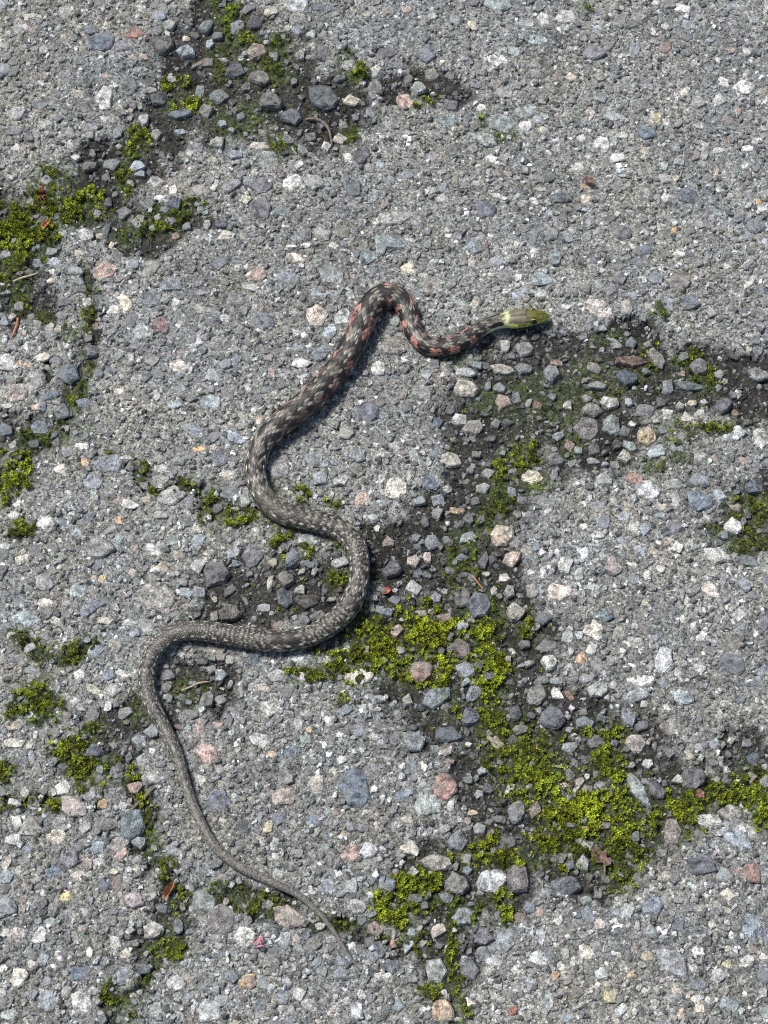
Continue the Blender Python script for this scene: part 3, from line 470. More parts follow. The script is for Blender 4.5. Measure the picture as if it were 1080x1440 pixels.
(810, 1200): """700 55 170 140 0 pbd/995 115 95 120 -75 rn/835 115 75 90 -60 ts/855 235 85 65 -20 cw/905 105 30 50 -70 rk/985 245 35 30 0 w/425 295 110 130 50 bs/655 185 120 80 10 ts/290 325 95 75 -20 sw/575 400 80 95 60 pbd/415 440 75 90 -50 st/135 400 70 75 0 wk/230 400 75 110 60 w/985 415 110 150 80 bs/545 620 120 210 -50 lsp/60 560 70 110 -55 wc/140 670 75 80 0 tw/310 670 50 75 60 co/185 800 80 75 0 yc/250 885 110 55 30 wt/560 770 50 90 -55 kw/690 870 65 130 -70 klc/840 850 60 100 80 ts/885 860 60 80 70 bt/965 605 75 65 0 w/1045 585 65 65 0 wc/930 660 100 40 0 d/1050 690 70 100 70 pb/400 580 90 60 -20 yln/370 150 95 95 50 pg/35 50 85 90 0 tw/80 130 50 50 0 ng/60 340 70 100 -60 sb/10 340 40 60 0 db/730 235 55 40 -20 wk/500 120 60 50 0 kwl/670 545 45 50 60 w/765 400 50 50 0 lw/635 465 40 70 70 cl/680 740 100 70 0 bp/120 520 70 60 0 gl/200 520 70 55 0 sg/110 740 50 60 0 tw/590 905 60 60 0 ck/690 310 60 60 60 l/405 90 60 35 0 wl/15 600 50 60 0 wl/800 690 80 80 0 twl/850 620 60 60 0 yl/1065 460 50 90 0 pb/740 830 40 60 0 w/235 255 40 35 0 wl/350 250 40 35 0 w/345 750 60 45 0 l/770 95 35 40 0 ts""",
}
stones = []        # x, y, half length, half width, angle, colour   (photograph pixels)
for (ox, oy), text in STONES.items():
    for line in text.split('/'):
        f = line.split()
        zx, zy, ln, wd, an = map(float, f[:5])
        c = np.mean([HUES[h] for h in f[5]], axis=0)
        if wd > ln and an >= 40:          # noted as tall: the long side is the second number
            ln, wd = wd, ln
        elif wd > ln and an <= -40:
            ln, wd = wd, ln
        elif wd > ln:
            ln, wd, an = wd, ln, an + 90
        stones.append([ox + zx / 4, oy + zy / 4, ln / 8, wd / 8, math.radians(an), c * (0.9 + .2 * random.random())])

# what is already taken, on a raster around the picture
occ = np.zeros((1440 + 2 * PAD, 1080 + 2 * PAD), np.uint8)
OY, OX = np.mgrid[0:occ.shape[0], 0:occ.shape[1]]
def mark(x, y, a, b, ang, val=1, grow=1.0):
    r = int(max(a, b) * grow) + 2
    cx, cy = int(x) + PAD, int(y) + PAD
    ys, xs = slice(max(cy - r, 0), cy + r + 1), slice(max(cx - r, 0), cx + r + 1)
    dx, dy = OX[ys, xs] - PAD - x, OY[ys, xs] - PAD - y
    ca, sa = math.cos(ang), math.sin(ang)
    u = dx * ca - dy * sa
    v = dx * sa + dy * ca
    hit = (u / (a * grow)) ** 2 + (v / (b * grow)) ** 2 < 1
    sub = occ[ys, xs]
    sub[hit] = val
def taken(x, y):
    return occ[np.clip(np.asarray(y, int) + PAD, 0, occ.shape[0] - 1), np.clip(np.asarray(x, int) + PAD, 0, occ.shape[1] - 1)]

for s in stones:
    mark(s[0], s[1], s[2], s[3], s[4], 1, .96)
for x, y, w in zip(scx[::4], scy[::4], scw[::4]):
    mark(x, y + 2, w * .36, w * .36, 0, 2)
def under_snake(x, y, margin):
    d = np.hypot(scx - x, scy - y) - scw * .5
    return d.min() < margin

# stones the list does not name: between the others, and beyond the edges of the picture
HK = ['l', 'g', 'g', 'g', 'd', 'bd', 'pd', 'gd', 'lg', 'w', 'wl', 's', 'b', 'p', 'pg', 'sp', 'bg', 'n', 'nl', 't', 'tg', 'c', 'kn', 'l', 'gn']
def hue():
    return np.mean([HUES[h] for h in random.choice(HK)], axis=0) * .6 * (.75 + .45 * random.random()) + np.array(MORTAR) * .38
extra = []
for k in range(13000):
    x, y = random.uniform(-PAD, 1080 + PAD), random.uniform(-PAD, 1440 + PAD)
    inside = 0 < x < 1080 and 0 < y < 1440
    a = random.uniform(4.5, 9) if inside else random.choice([random.uniform(5, 9), random.uniform(8, 17)])
    b = a * random.uniform(.55, .95)
    an = random.uniform(0, math.pi)
    ca, sa = math.cos(an) * a, math.sin(an) * a
    pts = [(x, y), (x + ca, y - sa), (x - ca, y + sa), (x + sa * b / a, y + ca * b / a), (x - sa * b / a, y - ca * b / a)]
    if any(taken(p, q) for p, q in pts):
        continue
    if random.random() < .7 * float(soil_shade_at(x, y)):
        continue
    mark(x, y, a, b, an, 1, .95)
    extra.append([x, y, a, b, an, hue()])

def stone_shape(seed, n=12):
    """an irregular, worn crushed stone: about 2 x 2 across, its rim near z = 0, its top near z = 1"""
    r = random.Random(seed)
    nc = n // 2
    gap = [r.uniform(.55, 1.5) for _ in range(nc)]
    tot = sum(gap)
    ca, acc = [], r.uniform(0, 6.28)
    for gp in gap:
        ca.append(acc); acc += 2 * math.pi * gp / tot
    cr = [r.uniform(.82, 1.16) for _ in range(nc)]
    ang, base = [], []
    bulge = r.choice((.0, .0, .02, .10))
    for k in range(nc):                                  # corners, and a point on each side between them
        x0_, y0_ = cr[k] * math.cos(ca[k]), cr[k] * math.sin(ca[k])
        k2 = (k + 1) % nc
        x1_, y1_ = cr[k2] * math.cos(ca[k2]), cr[k2] * math.sin(ca[k2])
        f = r.uniform(.35, .65)
        mx, my = x0_ + (x1_ - x0_) * f, y0_ + (y1_ - y0_) * f
        mr = math.hypot(mx, my) * (1 + bulge + r.uniform(-.06, .07))
        ang += [ca[k], math.atan2(my, mx)]; base += [cr[k], mr]
    tx, ty = r.uniform(-.42, .42), r.uniform(-.42, .42)
    V, F = [], []
    for (sc, z, jz) in ((.90, -1.2, .1), (1.02, -.35, .12), (.97, .40, .22), (.84, .84, .10), (.42, .98, .12)):
        for k in range(n):
            rr = base[k] * sc * r.uniform(.95, 1.05)
            xx, yy = rr * math.cos(ang[k]), rr * math.sin(ang[k])
            V.append((xx, yy, z + r.uniform(-jz, jz) + (tx * xx + ty * yy) * (z > 0)))
    nr = 5
    V.append((0, 0, -1.25)); V.append((r.uniform(-.1, .1), r.uniform(-.1, .1), 1.0))
    for q in range(nr - 1):
        for k in range(n):
            a, b = q * n + k, q * n + (k + 1) % n
            F.append((a, b, b + n)); F.append((a, b + n, a + n))
    for k in range(n):
        F.append((nr * n, (k + 1) % n, k))
        F.append((nr * n + 1, (nr - 1) * n + k, (nr - 1) * n + (k + 1) % n))
    return np.array(V), np.array(F)

NSH = 36
shapes = [stone_shape(100 + k) for k in range(NSH)]
shape_me = []
for k, (V, F) in enumerate(shapes):
    me = mesh_from('stone', V, F.ravel(), np.full(len(F), 3), None, False)
    me.materials.append(M_STONE)
    shape_me.append(me)

def in_view(s):
    return -s[2] * .4 < s[0] < 1080 + s[2] * .4 and -s[2] * .4 < s[1] < 1440 + s[2] * .4
def shown(s):
    return -(s[2] * s[3] * (0.25 if under_snake(s[0], s[1], 0) else 1))
named = sorted([s for s in stones if in_view(s)], key=shown)
single, rest = named[:300], named[300:] + [s for s in stones if not in_view(s)] + extra

def seat(s):
    x, y, a, b, an, c = s
    m = mpp(y)
    wx, wy = ground_at(x, y)
    gz_ = float(ground_height(np.array([wx]), np.array([wy]))[0])
    so_ = float(soil_shade_at(x, y))
    h = min(max(b * m * random.uniform(.32, .56), .0009), .0024) * (1 + .5 * so_)
    gz_ += -.0002 + .0009 * so_ * random.random()
    if under_snake(x, y, a * .7):
        h = min(h, .0012); gz_ -= .0006
    s[5] = s[5] * (1 - so_ * random.uniform(.05, .55))
    if so_ < .35:
        h *= .68; gz_ -= .00012
    return float(wx), float(wy), gz_ + .0001, a * m * 1.15, b * m * 1.18, h

for s in single:
    wx, wy, wz, a, b, h = seat(s)
    o = link('stone', random.choice(shape_me), None, pave)
    o.location = (wx, wy, wz)
    flip = random.choice((0, math.pi))
    o.rotation_euler = (random.uniform(-.06, .06), random.uniform(-.06, .06), s[4] + flip)
    o.scale = (a, b, h)
    o.color = (*s[5], 1)

def lay(items, lib):
    """many small pieces as one mesh"""
    vs_, fs_, cs_, off = [], [], [], 0
    for (wx, wy, wz, a, b, h, an, c) in items:
        V, F = lib[random.randrange(len(lib))]
        ca, sa = math.cos(an), math.sin(an)
        x, y = V[:, 0] * a, V[:, 1] * b
        P = np.stack([wx + x * ca - y * sa, wy + x * sa + y * ca, wz + V[:, 2] * h], 1)
        vs_.append(P); fs_.append(F + off); off += len(V)
        cs_.append(np.broadcast_to(c, (len(V), 3)))
    F = np.concatenate(fs_)
    return np.concatenate(vs_), F.ravel(), np.full(len(F), 3), np.concatenate(cs_)

medium = [stone_shape(500 + k, 10) for k in range(30)]
items = []
for s in rest:
    wx, wy, wz, a, b, h = seat(s)
    items.append((wx, wy, wz, a, b, h, s[4] + random.choice((0, math.pi)), s[5]))
V, F, T, C = lay(items, medium)
link('small_stones', mesh_from('small_stones', V, F, T, C), M_GRIT, pave, kind='stuff')

# grit: chips of one to three millimetres everywhere between
def chip_shape(seed, n=5):
    r = random.Random(seed)
    V, F = [], []
    ang = [2 * math.pi * (k + r.uniform(-.3, .3)) / n for k in range(n)]
    for sc, z in ((1.0, -.5), (r.uniform(.55, .8), r.uniform(.5, .8))):
        for k in range(n):
            rr = sc * r.uniform(.7, 1.1)
            V.append((rr * math.cos(ang[k]), rr * math.sin(ang[k]), z + r.uniform(-.2, .2)))
    V.append((r.uniform(-.2, .2), r.uniform(-.2, .2), 1.0))
    for k in range(n):
        a, b = k, (k + 1) % n
        F += [(a, b, b + n), (a, b + n, a + n), (2 * n, a + n, b + n)]
    return np.array(V), np.array(F)
chips = np.stack([chip_shape(900 + k)[0] for k in range(60)])
chipF = chip_shape(900)[1]
NC = 108000
qx = rng.uniform(-PAD, 1080 + PAD, NC); qy = rng.uniform(-PAD, 1440 + PAD, NC)
ok = (taken(qx, qy) == 0) & (((qx > -60) & (qx < 1140) & (qy > -60) & (qy < 1500)) | (rng.random(NC) < .55))
qx, qy = qx[ok], qy[ok]
so = soil_shade_at(qx, qy); mo, _ = moss_mask(qx, qy)
ok = (rng.random(len(qx)) > .12 * so) & (rng.random(len(qx)) > .75 * mo)
qx, qy, so, mo = qx[ok], qy[ok], so[ok], mo[ok]
n = len(qx)
wx, wy = ground_at(qx, qy)
hz = ground_height(wx, wy, so)
rad = .00055 + .0020 * rng.random(n) ** 2.3
asp = rng.uniform(.38, 1.0, n); hh = rad * rng.uniform(.30, .72, n); an = rng.uniform(0, 2 * np.pi, n)
sv = chips[rng.integers(0, len(chips), n)]
X = sv[:, :, 0] * rad[:, None]; Y = sv[:, :, 1] * (rad * asp)[:, None]
ca, sa = np.cos(an)[:, None], np.sin(an)[:, None]
P = np.stack([wx[:, None] + X * ca - Y * sa, wy[:, None] + X * sa + Y * ca, hz[:, None] + sv[:, :, 2] * hh[:, None]], -1)
lum = rng.choice([.09, .17, .23, .30, .40, .62], n, p=[.22, .22, .19, .15, .12, .10]) * rng.uniform(.8, 1.2, n)
tint = 1 + rng.normal(0, .045, (n, 3)) + np.array([0, .01, -.02])
ccol = lum[:, None] * tint
ccol = ccol * (1 - (rng.uniform(.35, .9, n) * so * (rng.random(n) > .08))[:, None])
nv = sv.shape[1]
Fc = (chipF[None] + (np.arange(n) * nv)[:, None, None]).reshape(-1)
link('grit', mesh_from('grit', P.reshape(-1, 3), Fc, np.full(n * len(chipF), 3), np.repeat(ccol, nv, 0)), M_GRIT, pave, kind='stuff')

# ------------------------------------------------------------------ moss
NM = 420000
mx_ = rng.uniform(-10, 1090, NM); my_ = rng.uniform(-10, 1450, NM)
mm, mb = moss_mask(mx_, my_)
dens = .02 + .62 * np.clip(mb, 0, 1) ** 1.1
tk = taken(mx_, my_)
speck = .018 * soil_shade_at(mx_, my_) * sstep(.45, .7, fbm(mx_ / 30, my_ / 30, 2, 83))
mb = np.where(mm < .1, .22, mb)
ok = (rng.random(NM) < np.maximum(mm * dens, speck)) & ((tk == 0) | ((tk == 1) & (rng.random(NM) < .10)))
mx_, my_, mm, mb = mx_[ok], my_[ok], mm[ok], mb[ok]
n = len(mx_)
wx, wy = ground_at(mx_, my_)
bz = ground_height(wx, wy) + mm * np.clip(mb * 2, .1, 1) * (.0012 + .0012 * fbm(mx_ / 14, my_ / 14, 2, 91))
patch = fbm(mx_ / 26, my_ / 26, 2, 77)
patch2 = fbm(mx_ / 17, my_ / 17, 2, 95)
size = rng.uniform(.5, 1.25, n) * (.55 + .75 * patch) * (.8 + .3 * mb)
NB = 6
verts, cols_ = [], []
az0 = rng.uniform(0, 2 * np.pi, n)
hgt = rng.uniform(.0006, .0020, n) * (.6 + .6 * mb)
tipc = np.stack([.24 + .36 * mb, .28 + .40 * mb, np.full(n, .05)], 1) * rng.uniform(.25, 1.65, (n, 1))  # some tips brightened in colour as painted highlights
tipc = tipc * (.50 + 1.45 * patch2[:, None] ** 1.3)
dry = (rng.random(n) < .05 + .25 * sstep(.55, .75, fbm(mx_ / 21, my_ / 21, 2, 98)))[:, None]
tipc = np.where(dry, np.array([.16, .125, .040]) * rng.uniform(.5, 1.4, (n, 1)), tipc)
basec = tipc * np.array([.18, .22, .3])  # blade roots darkened in colour to paint the shade in the gaps
for k in range(NB):
    az = az0 + 2.4 * k + rng.uniform(-.3, .3, n)
    el = np.clip(rng.uniform(.25, .75, n) + .10 * k, 0, 1.45)
    ln = size * rng.uniform(.0010, .0017, n)
    wd = ln * rng.uniform(.20, .32, n)
    d = np.stack([np.cos(az) * np.cos(el), np.sin(az) * np.cos(el), np.sin(el)], 1)
    sdv = np.stack([-np.sin(az), np.cos(az), np.zeros(n)], 1)
    root = np.stack([wx, wy, bz + hgt * (k / NB)], 1)
    mid = root + d * (ln * .5)[:, None] + np.array([0, 0, 1]) * (ln * .10)[:, None]
    verts.append(np.stack([root, mid + sdv * wd[:, None], root + d * ln[:, None], mid - sdv * wd[:, None]], 1))
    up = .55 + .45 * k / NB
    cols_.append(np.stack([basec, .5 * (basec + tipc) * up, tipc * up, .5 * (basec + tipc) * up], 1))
verts = np.concatenate(verts).reshape(-1, 3); cols_ = np.concatenate(cols_).reshape(-1, 3)
nq = len(verts) // 4
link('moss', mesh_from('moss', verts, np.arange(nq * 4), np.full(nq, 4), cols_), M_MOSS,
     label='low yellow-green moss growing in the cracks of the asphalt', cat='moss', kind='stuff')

# ------------------------------------------------------------------ snake
m0 = mpp(720)
D = sd_                                            # distance from the snout, photograph pixels
hd = np.array([0, 1.2, 3, 6, 10, 16, 24, 33, 43, 52, 62, 75, 92, 110])
hhw = np.array([1.2, 4.0, 5.8, 7.3, 8.5, 9.8, 11.2, 12.6, 13.3, 12.8, 10.6, 9.6, 10.2, 11.4])
hht = np.array([3.0, 6.6, 9.0, 11.2, 13.2, 15.4, 17.6, 18.6, 18.8, 18.4, 17.8, 17.8, 19.5, 21.0])
bw = scw * .47
half_w = np.where(D < 110, np.interp(D, hd, hhw), bw)
bl = sstep(85, 130, D)
half_w = np.interp(D, hd, hhw) * (1 - bl) + bw * bl
half_w = half_w * (1 + .05 * (fbm(D / 16, D * 0, 2, 21) - .5) * sstep(110, 160, D))
height = np.interp(D, hd, hht) * (1 - bl) + bw * 2 * .84 * bl
zc_px = height / 2
mm_ = np.array([mpp(y) for y in scy[::20]]); mm_ = np.interp(np.arange(len(D)), np.arange(0, len(D), 20), mm_)
lift = BELLY + .0014 * np.exp(-((D - 20) / 45) ** 2)          # head carried just off the ground
cz = lift + zc_px * mm_
wxs, wys = ground_at(scx, scy, cz)
kern = np.ones(9) / 9
def smooth(v):
    return np.convolve(np.pad(v, 4, mode='edge'), kern, 'valid')
wxs[8:-8] = smooth(wxs)[8:-8]; wys[8:-8] = smooth(wys)[8:-8]
tx_, ty_ = np.gradient(wxs), np.gradient(wys)
tl = np.hypot(tx_, ty_); tx_ /= tl; ty_ /= tl
nxv, nyv = ty_, -tx_                                # towards the snake's left when going tail-wards (side = +1)
NROW, VPR, NVEN = 23, 5, 17
TD = .70 * math.pi
th = np.concatenate([np.linspace(-TD, TD, NROW * VPR + 1), np.linspace(TD, 2 * math.pi - TD, NVEN + 2)[1:-1]])
nth = len(th)
R_ = len(D)
THE, DD = np.meshgrid(th, D)
HW = half_w[:, None]; HH = (height / 2)[:, None]
sn, cs = np.sin(THE), np.cos(THE)
headness = (1 - sstep(48, 85, D))[:, None]
ex = 1 - .22 * headness
ox_ = HW * np.sign(sn) * np.abs(sn) ** ex
oz_ = HH * np.sign(cs) * np.abs(cs) ** np.where(cs > 0, 1 - .15 * headness, .62)
# scales: rhombs on a staggered lattice, sized with the body
Lsc = np.clip(scw * .27, 2.0, 11)
tpar = np.cumsum(np.gradient(D) / Lsc)[:, None] * np.ones((1, nth))
vpar = np.where(THE <= TD, (THE + TD) / (2 * TD) * NROW - .5, 0)
jr0 = np.round(vpar)
best = None
for dj in (-1, 0, 1):
    j = jr0 + dj
    off = np.where(np.mod(j, 2) == 1, .5, 0)
    i = np.round(tpar - off)
    da, db = tpar - off - i, vpar - j
    q = np.abs(da) / .5 + np.abs(db)
    if best is None:
        best = [q, i, j, da, db]
    else:
        hit = q < best[0]
        for k, v in enumerate((q, i, j, da, db)):
            best[k] = np.where(hit, v, best[k])
q, si, sj, da, db = best
dorsal = THE <= TD
sjc = sj - (NROW - 1) / 2                           # 0 on the spine
edge = sstep(.70, 1.0, q)
relief = (.5 - .9 * np.clip(-da, -.5, .5) * -1) * 0 + (1 - edge) * (.55 + .9 * da) + .55 * np.exp(-(db / .16) ** 2) * (1 - edge)
bodyness = sstep(58, 80, DD)
amp = (.018 * HW + .05) * bodyness
vt = np.mod(tpar, 1.0)
relief = np.where(dorsal, relief, .6 * vt)
ox_ = ox_ + sn * relief * amp
oz_ = oz_ + cs * relief * amp

def rnd(i, j, s):
    return hash2(i.astype(np.int64) + 5000, j.astype(np.int64) + 500, s)
r1, r2 = rnd(si, sj, 1), rnd(si, sj, 2)
aj = np.abs(sjc)
t_tail = np.clip((DD - 900) / 900, 0, 1)[..., None]
r3 = rnd(si, sj, 3)
base = np.array([.110, .100, .083]) * (1 - t_tail) + np.array([.112, .107, .099]) * t_tail
colr = base * (.35 + 1.35 * r1[..., None])
black = np.array([.010, .009, .008])
HR = (NROW - 1) / 2
# black spots in a broken chequer, three or four rows to each file
cell = np.floor(aj / 3.4)
per = 3.0 - 1.0 * sstep(600, 800, DD)
ph = np.mod(si + cell * per * .5 + .9 * (r2 - .5), per) / per
bar = ((ph < .55) & (aj < HR - .6)).astype(float) * (r3 > .10) * (1 - sstep(600, 720, DD))
pb = np.mod(DD / (.36 * np.maximum(scw[:, None], 14)) + .5 * (aj > 3.4) + .30 * (r1 - .5) + 1.6 * (fbm(DD / 40, aj / 2.5, 2, 77) - .5), 1.0)
bar = np.maximum(bar, sstep(600, 720, DD) * (1 - sstep(.23, .28, np.abs(pb - .5))) * (aj < HR - 1.2) * (.45 + .5 * (r3 > .25)) * (1 - .35 * sstep(1250, 1500, DD)))
bar = bar * (1 - .45 * sstep(1150, 1500, DD))
colr = colr * (1 - .92 * bar[..., None]) + black * .92 * bar[..., None]
fleck = ((r3 > .74) & (bar < .1)).astype(float)
# pale spots in a row along each side, on every second scale
spot = ((np.abs(aj - 5) < .5) & (np.mod(si, 2) == 0) & (DD > 560) & (r2 > .15)).astype(float) * np.exp(-((da - .05) / .36) ** 2 - (db / .55) ** 2) * (1 - .7 * sstep(1200, 1450, DD))
spot2 = ((np.abs(aj - 8) < .5) & (np.mod(si, 2) == 1) & (DD > 300) & (r2 > .4)).astype(float) * np.exp(-(da / .36) ** 2 - (db / .5) ** 2) * .9
# each scale has a paler keel line and dark skin towards its rim
keel = np.exp(-(db / .20) ** 2) * (1 - edge)
colr = colr * (1 + (1.0 * keel * (r2 > .3))[..., None])
colr = colr * (1 - .5 * (edge * (r1 > .25))[..., None])
flk = (fleck * np.exp(-(db / .20) ** 2) * (1 - edge) * .85)[..., None]
colr = colr * (1 - flk) + np.array([.44, .42, .36]) * flk
colr = colr + (np.array([.62, .60, .50]) - colr) * np.clip(spot + spot2, 0, 1)[..., None]
# forepart: brick-red patches between black ones on the flanks
fore = sstep(96, 112, DD) * (1 - sstep(430, 560, DD))
pf = np.mod(DD / (25 + 6 * sstep(250, 400, DD)) + .15 * (r2 - .5) * 2, 1.0)
flank = sstep(2.8, 3.6, aj) * (1 - sstep(HR - .8, HR + .2, aj))
red = (fore * flank * (pf > .54) * (.15 + .85 * (r3 > .22)) * (1 - .5 * sstep(300, 420, DD)))[..., None]
blk = (fore * flank * (pf <= .50) * (.4 + .6 * (r1 > .12)))[..., None]
colr = colr * (1 - .95 * blk) + black * .95 * blk
colr = colr * (1 - .9 * red) + np.array([.50, .215, .165]) * (.35 + .9 * r1[..., None]) * (1 - .55 * edge[..., None]) * .9 * red
lowrow = (fore * sstep(HR - 2, HR - 1, aj) * (r2 > .45))[..., None]
colr = colr * (1 - .75 * lowrow) + np.array([.48, .46, .38]) * .75 * lowrow
# belly shields
low = np.where(dorsal, sstep(HR - .6, HR + .4, aj), 1.0)[..., None]
ven = np.array([.42, .40, .33]) * (1 - .75 * (vt < .22)[..., None]) * (.8 + .3 * r1[..., None])
colr = colr * (1 - low) + ven * (1 - .45 * t_tail) * low
DJ = DD + 7 * (r2 - .5)
# ---- head and nape
dt = np.abs(THE)                                    # 0 on the crown, pi/2 on the lip line
dt = np.where(dt > math.pi, 2 * math.pi - dt, dt)
olive = np.array([.120, .122, .020]); brown = np.array([.118, .108, .068]) * (.75 + .5 * r1[..., None]); lime = np.array([.62, .64, .12]); cream = np.array([.55, .56, .36])
hcol = np.ones(THE.shape + (3,)) * olive
k1 = sstep(24, 34, DD)[..., None]
hcol = hcol * (1 - k1) + brown * k1
snoutc = (1 - sstep(0, 9, DD))[..., None]
hcol = hcol * (1 - .6 * snoutc) + np.array([.17, .15, .03]) * .6 * snoutc
lipline = 1.12 - .12 * (1 - sstep(6, 30, DD))
lip = sstep(lipline - .10, lipline + .10, dt)[..., None]
hcol = hcol * (1 - lip) + lime * lip
suture = sum(np.exp(-((DD - c) / .9) ** 2) for c in (7, 13, 19.5, 27, 35, 43))
sutm = np.clip(suture * sstep(1.12, 1.25, dt) * (1 - sstep(1.60, 1.72, dt)), 0, 1)[..., None] * .85
hcol = hcol * (1 - sutm) + black * sutm
streak = np.exp(-((DD - 40 - 14 * (1.25 - dt)) / 4.5) ** 2) * sstep(1.05, 1.2, dt) * (1 - sstep(1.4, 1.55, dt))
hcol = hcol * (1 - .8 * streak[..., None]) + np.array([.10, .09, .03]) * .8 * streak[..., None]
mouth = np.exp(-((dt - 1.68) / .05) ** 2) * (DD > 2) * (1 - sstep(48, 54, DD))
hcol = hcol * (1 - .85 * mouth[..., None]) + black * .85 * mouth[..., None]
chin = sstep(1.75, 1.9, dt)[..., None]
hcol = hcol * (1 - chin) + np.array([.50, .52, .25]) * chin
mid_seam = np.exp(-(dt / .06) ** 2) * (sstep(30, 34, DD) + (1 - sstep(15, 18, DD))) * .65 + np.exp(-((DD - 33 + 5 * dt) / .9) ** 2) * (dt < .95) * .6 + np.exp(-((DD - 17) / .8) ** 2) * (dt < .9) * .55 + np.exp(-((dt - .42) / .05) ** 2) * sstep(16, 18, DD) * (1 - sstep(30, 33, DD)) * .6 + np.exp(-((dt - .85) / .06) ** 2) * sstep(30, 33, DD) * (1 - sstep(50, 55, DD)) * .5 + np.exp(-((DD - 9) / .7) ** 2) * (dt < .8) * .45
hcol = hcol * (1 - np.clip(mid_seam, 0, 1)[..., None])
# pale collar, then a black nape blotch each side, then the whitish throat side
collar = (sstep(56, 60, DJ + 5 * np.abs(dt - .4)) * (1 - sstep(66, 71, DJ + 5 * (dt < .5))))[..., None]
hcol = hcol * (1 - .85 * collar) + np.array([.50, .55, .26]) * .85 * collar
nape = (sstep(63, 66, DD - 8 * np.abs(dt - 1.0)) * (1 - sstep(88, 94, DD + 16 * np.abs(dt - .78))) * sstep(.48, .6, dt) * (1 - sstep(1.22, 1.34, dt)) + np.exp(-((DD - 99) / 4.5) ** 4 - ((dt - 1.15) / .28) ** 4)).clip(0, 1)[..., None]
after = sstep(66, 72, DJ)[..., None]
hcol = hcol * (1 - after) + np.array([.15, .14, .11]) * (.35 + 1.1 * r1[..., None]) * after
side = (sstep(62, 72, DD) * sstep(1.1, 1.3, dt))[..., None]
hcol = hcol * (1 - side) + cream * side
hcol = hcol * (1 - nape) + black * 1.2 * nape
hw_ = (1 - sstep(84, 94, DD + 14 * (r1 - .5) + 8 * (dt < .4) - 10 * sstep(.9, 1.2, dt)))[..., None]
colr = colr * (1 - hw_) + hcol * hw_
colr = np.clip(colr, .004, 1)

# brow ridges and cheek swell on the head
brow = np.exp(-((DD - 26) / 9) ** 2) * np.exp(-((dt - .85) / .22) ** 2)
jaw = np.exp(-((DD - 46) / 10) ** 2) * np.exp(-((dt - 1.5) / .5) ** 2)
groove = -(sutm[..., 0] + mouth + np.clip(mid_seam, 0, 1)) * (1 - sstep(50, 60, DD))
bump_ = 1.1 * brow + .8 * jaw + .42 * groove
ox_ = ox_ + sn * bump_; oz_ = oz_ + cs * bump_
MM = mm_[:, None]
VX = wxs[:, None] + nxv[:, None] * ox_ * MM
VY = wys[:, None] + nyv[:, None] * ox_ * MM
VZ = cz[:, None] + oz_ * MM
SV = np.stack([VX, VY, VZ], -1).reshape(-1, 3)
gi = np.arange(R_ * nth).reshape(R_, nth)
nxt = np.roll(gi, -1, 1)
sq = np.stack([gi[:-1], gi[1:], nxt[1:], nxt[:-1]], -1).reshape(-1, 4)
tip = len(SV)
SV = np.vstack([SV, SV[gi[0]].mean(0) - .0004 * np.array([tx_[0], ty_[0], 0]), SV[gi[-1]].mean(0) + .0006 * np.array([tx_[-1], ty_[-1], 0])])
SC = np.vstack([colr.reshape(-1, 3), colr[0].mean(0), colr[-1].mean(0)])
cap1 = np.stack([np.full(nth, tip), gi[0], nxt[0]], 1)
cap2 = np.stack([np.full(nth, tip + 1), nxt[-1], gi[-1]], 1)
flat = np.concatenate([sq.ravel(), cap1.ravel(), cap2.ravel()])
tots = np.concatenate([np.full(len(sq), 4), np.full(nth * 2, 3)])
snake = link('snake', mesh_from('snake', SV, flat, tots, SC, True), M_SNAKE,
             label='slender dark brown snake with red neck blotches and yellow-green head winding across the asphalt', cat='snake')

def eye_mesh():
    n, rings = 20, 10
    V, C = [], []
    for a in range(rings + 1):
        ph = math.pi * .5 * a / rings
        for k in range(n):
            t = 2 * math.pi * k / n
            V.append((math.sin(ph) * math.cos(t), math.sin(ph) * math.sin(t), math.cos(ph) * .8))
            if a < 6:
                C.append((.004, .004, .004))
            elif a < 7:
                C.append((.35, .30, .10))
            else:
                C.append((.02, .018, .01))
    F = []
    for a in range(rings):
        for k in range(n):
            F.append((a * n + k, a * n + (k + 1) % n, (a + 1) * n + (k + 1) % n, (a + 1) * n + k))
    F = np.array(F)[:, ::-1]
    return mesh_from('eye', np.array(V), F.ravel(), np.full(len(F), 4), np.array(C), True)
em, et, ep = nodes_of('eye_gloss')
ea = N(et, 'Attribute'); ea.attribute_name = 'Col'
et.links.new(ea.outputs['Color'], ep.inputs['Base Color'])
ep.inputs['Roughness'].default_value = .06
eme = eye_mesh()
ie = int(np.argmin(np.abs(D - 23)))
for sgn in (-1, 1):
    o = link('eye', eme, em, snake)
    n3 = Vector((nxv[ie] * sgn, nyv[ie] * sgn, .62)).normalized()
    o.location = Vector((wxs[ie], wys[ie], cz[ie])) + Vector((nxv[ie] * sgn, nyv[ie] * sgn, 0)) * float(half_w[ie] * .80 * mm_[ie]) + Vector((0, 0, float(height[ie] * .20 * mm_[ie])))
    o.rotation_mode = 'QUATERNION'
    o.rotation_quaternion = n3.to_track_quat('Z', 'Y')
    r = 5.0 * float(mm_[ie])
    o.scale = (r, r, r)

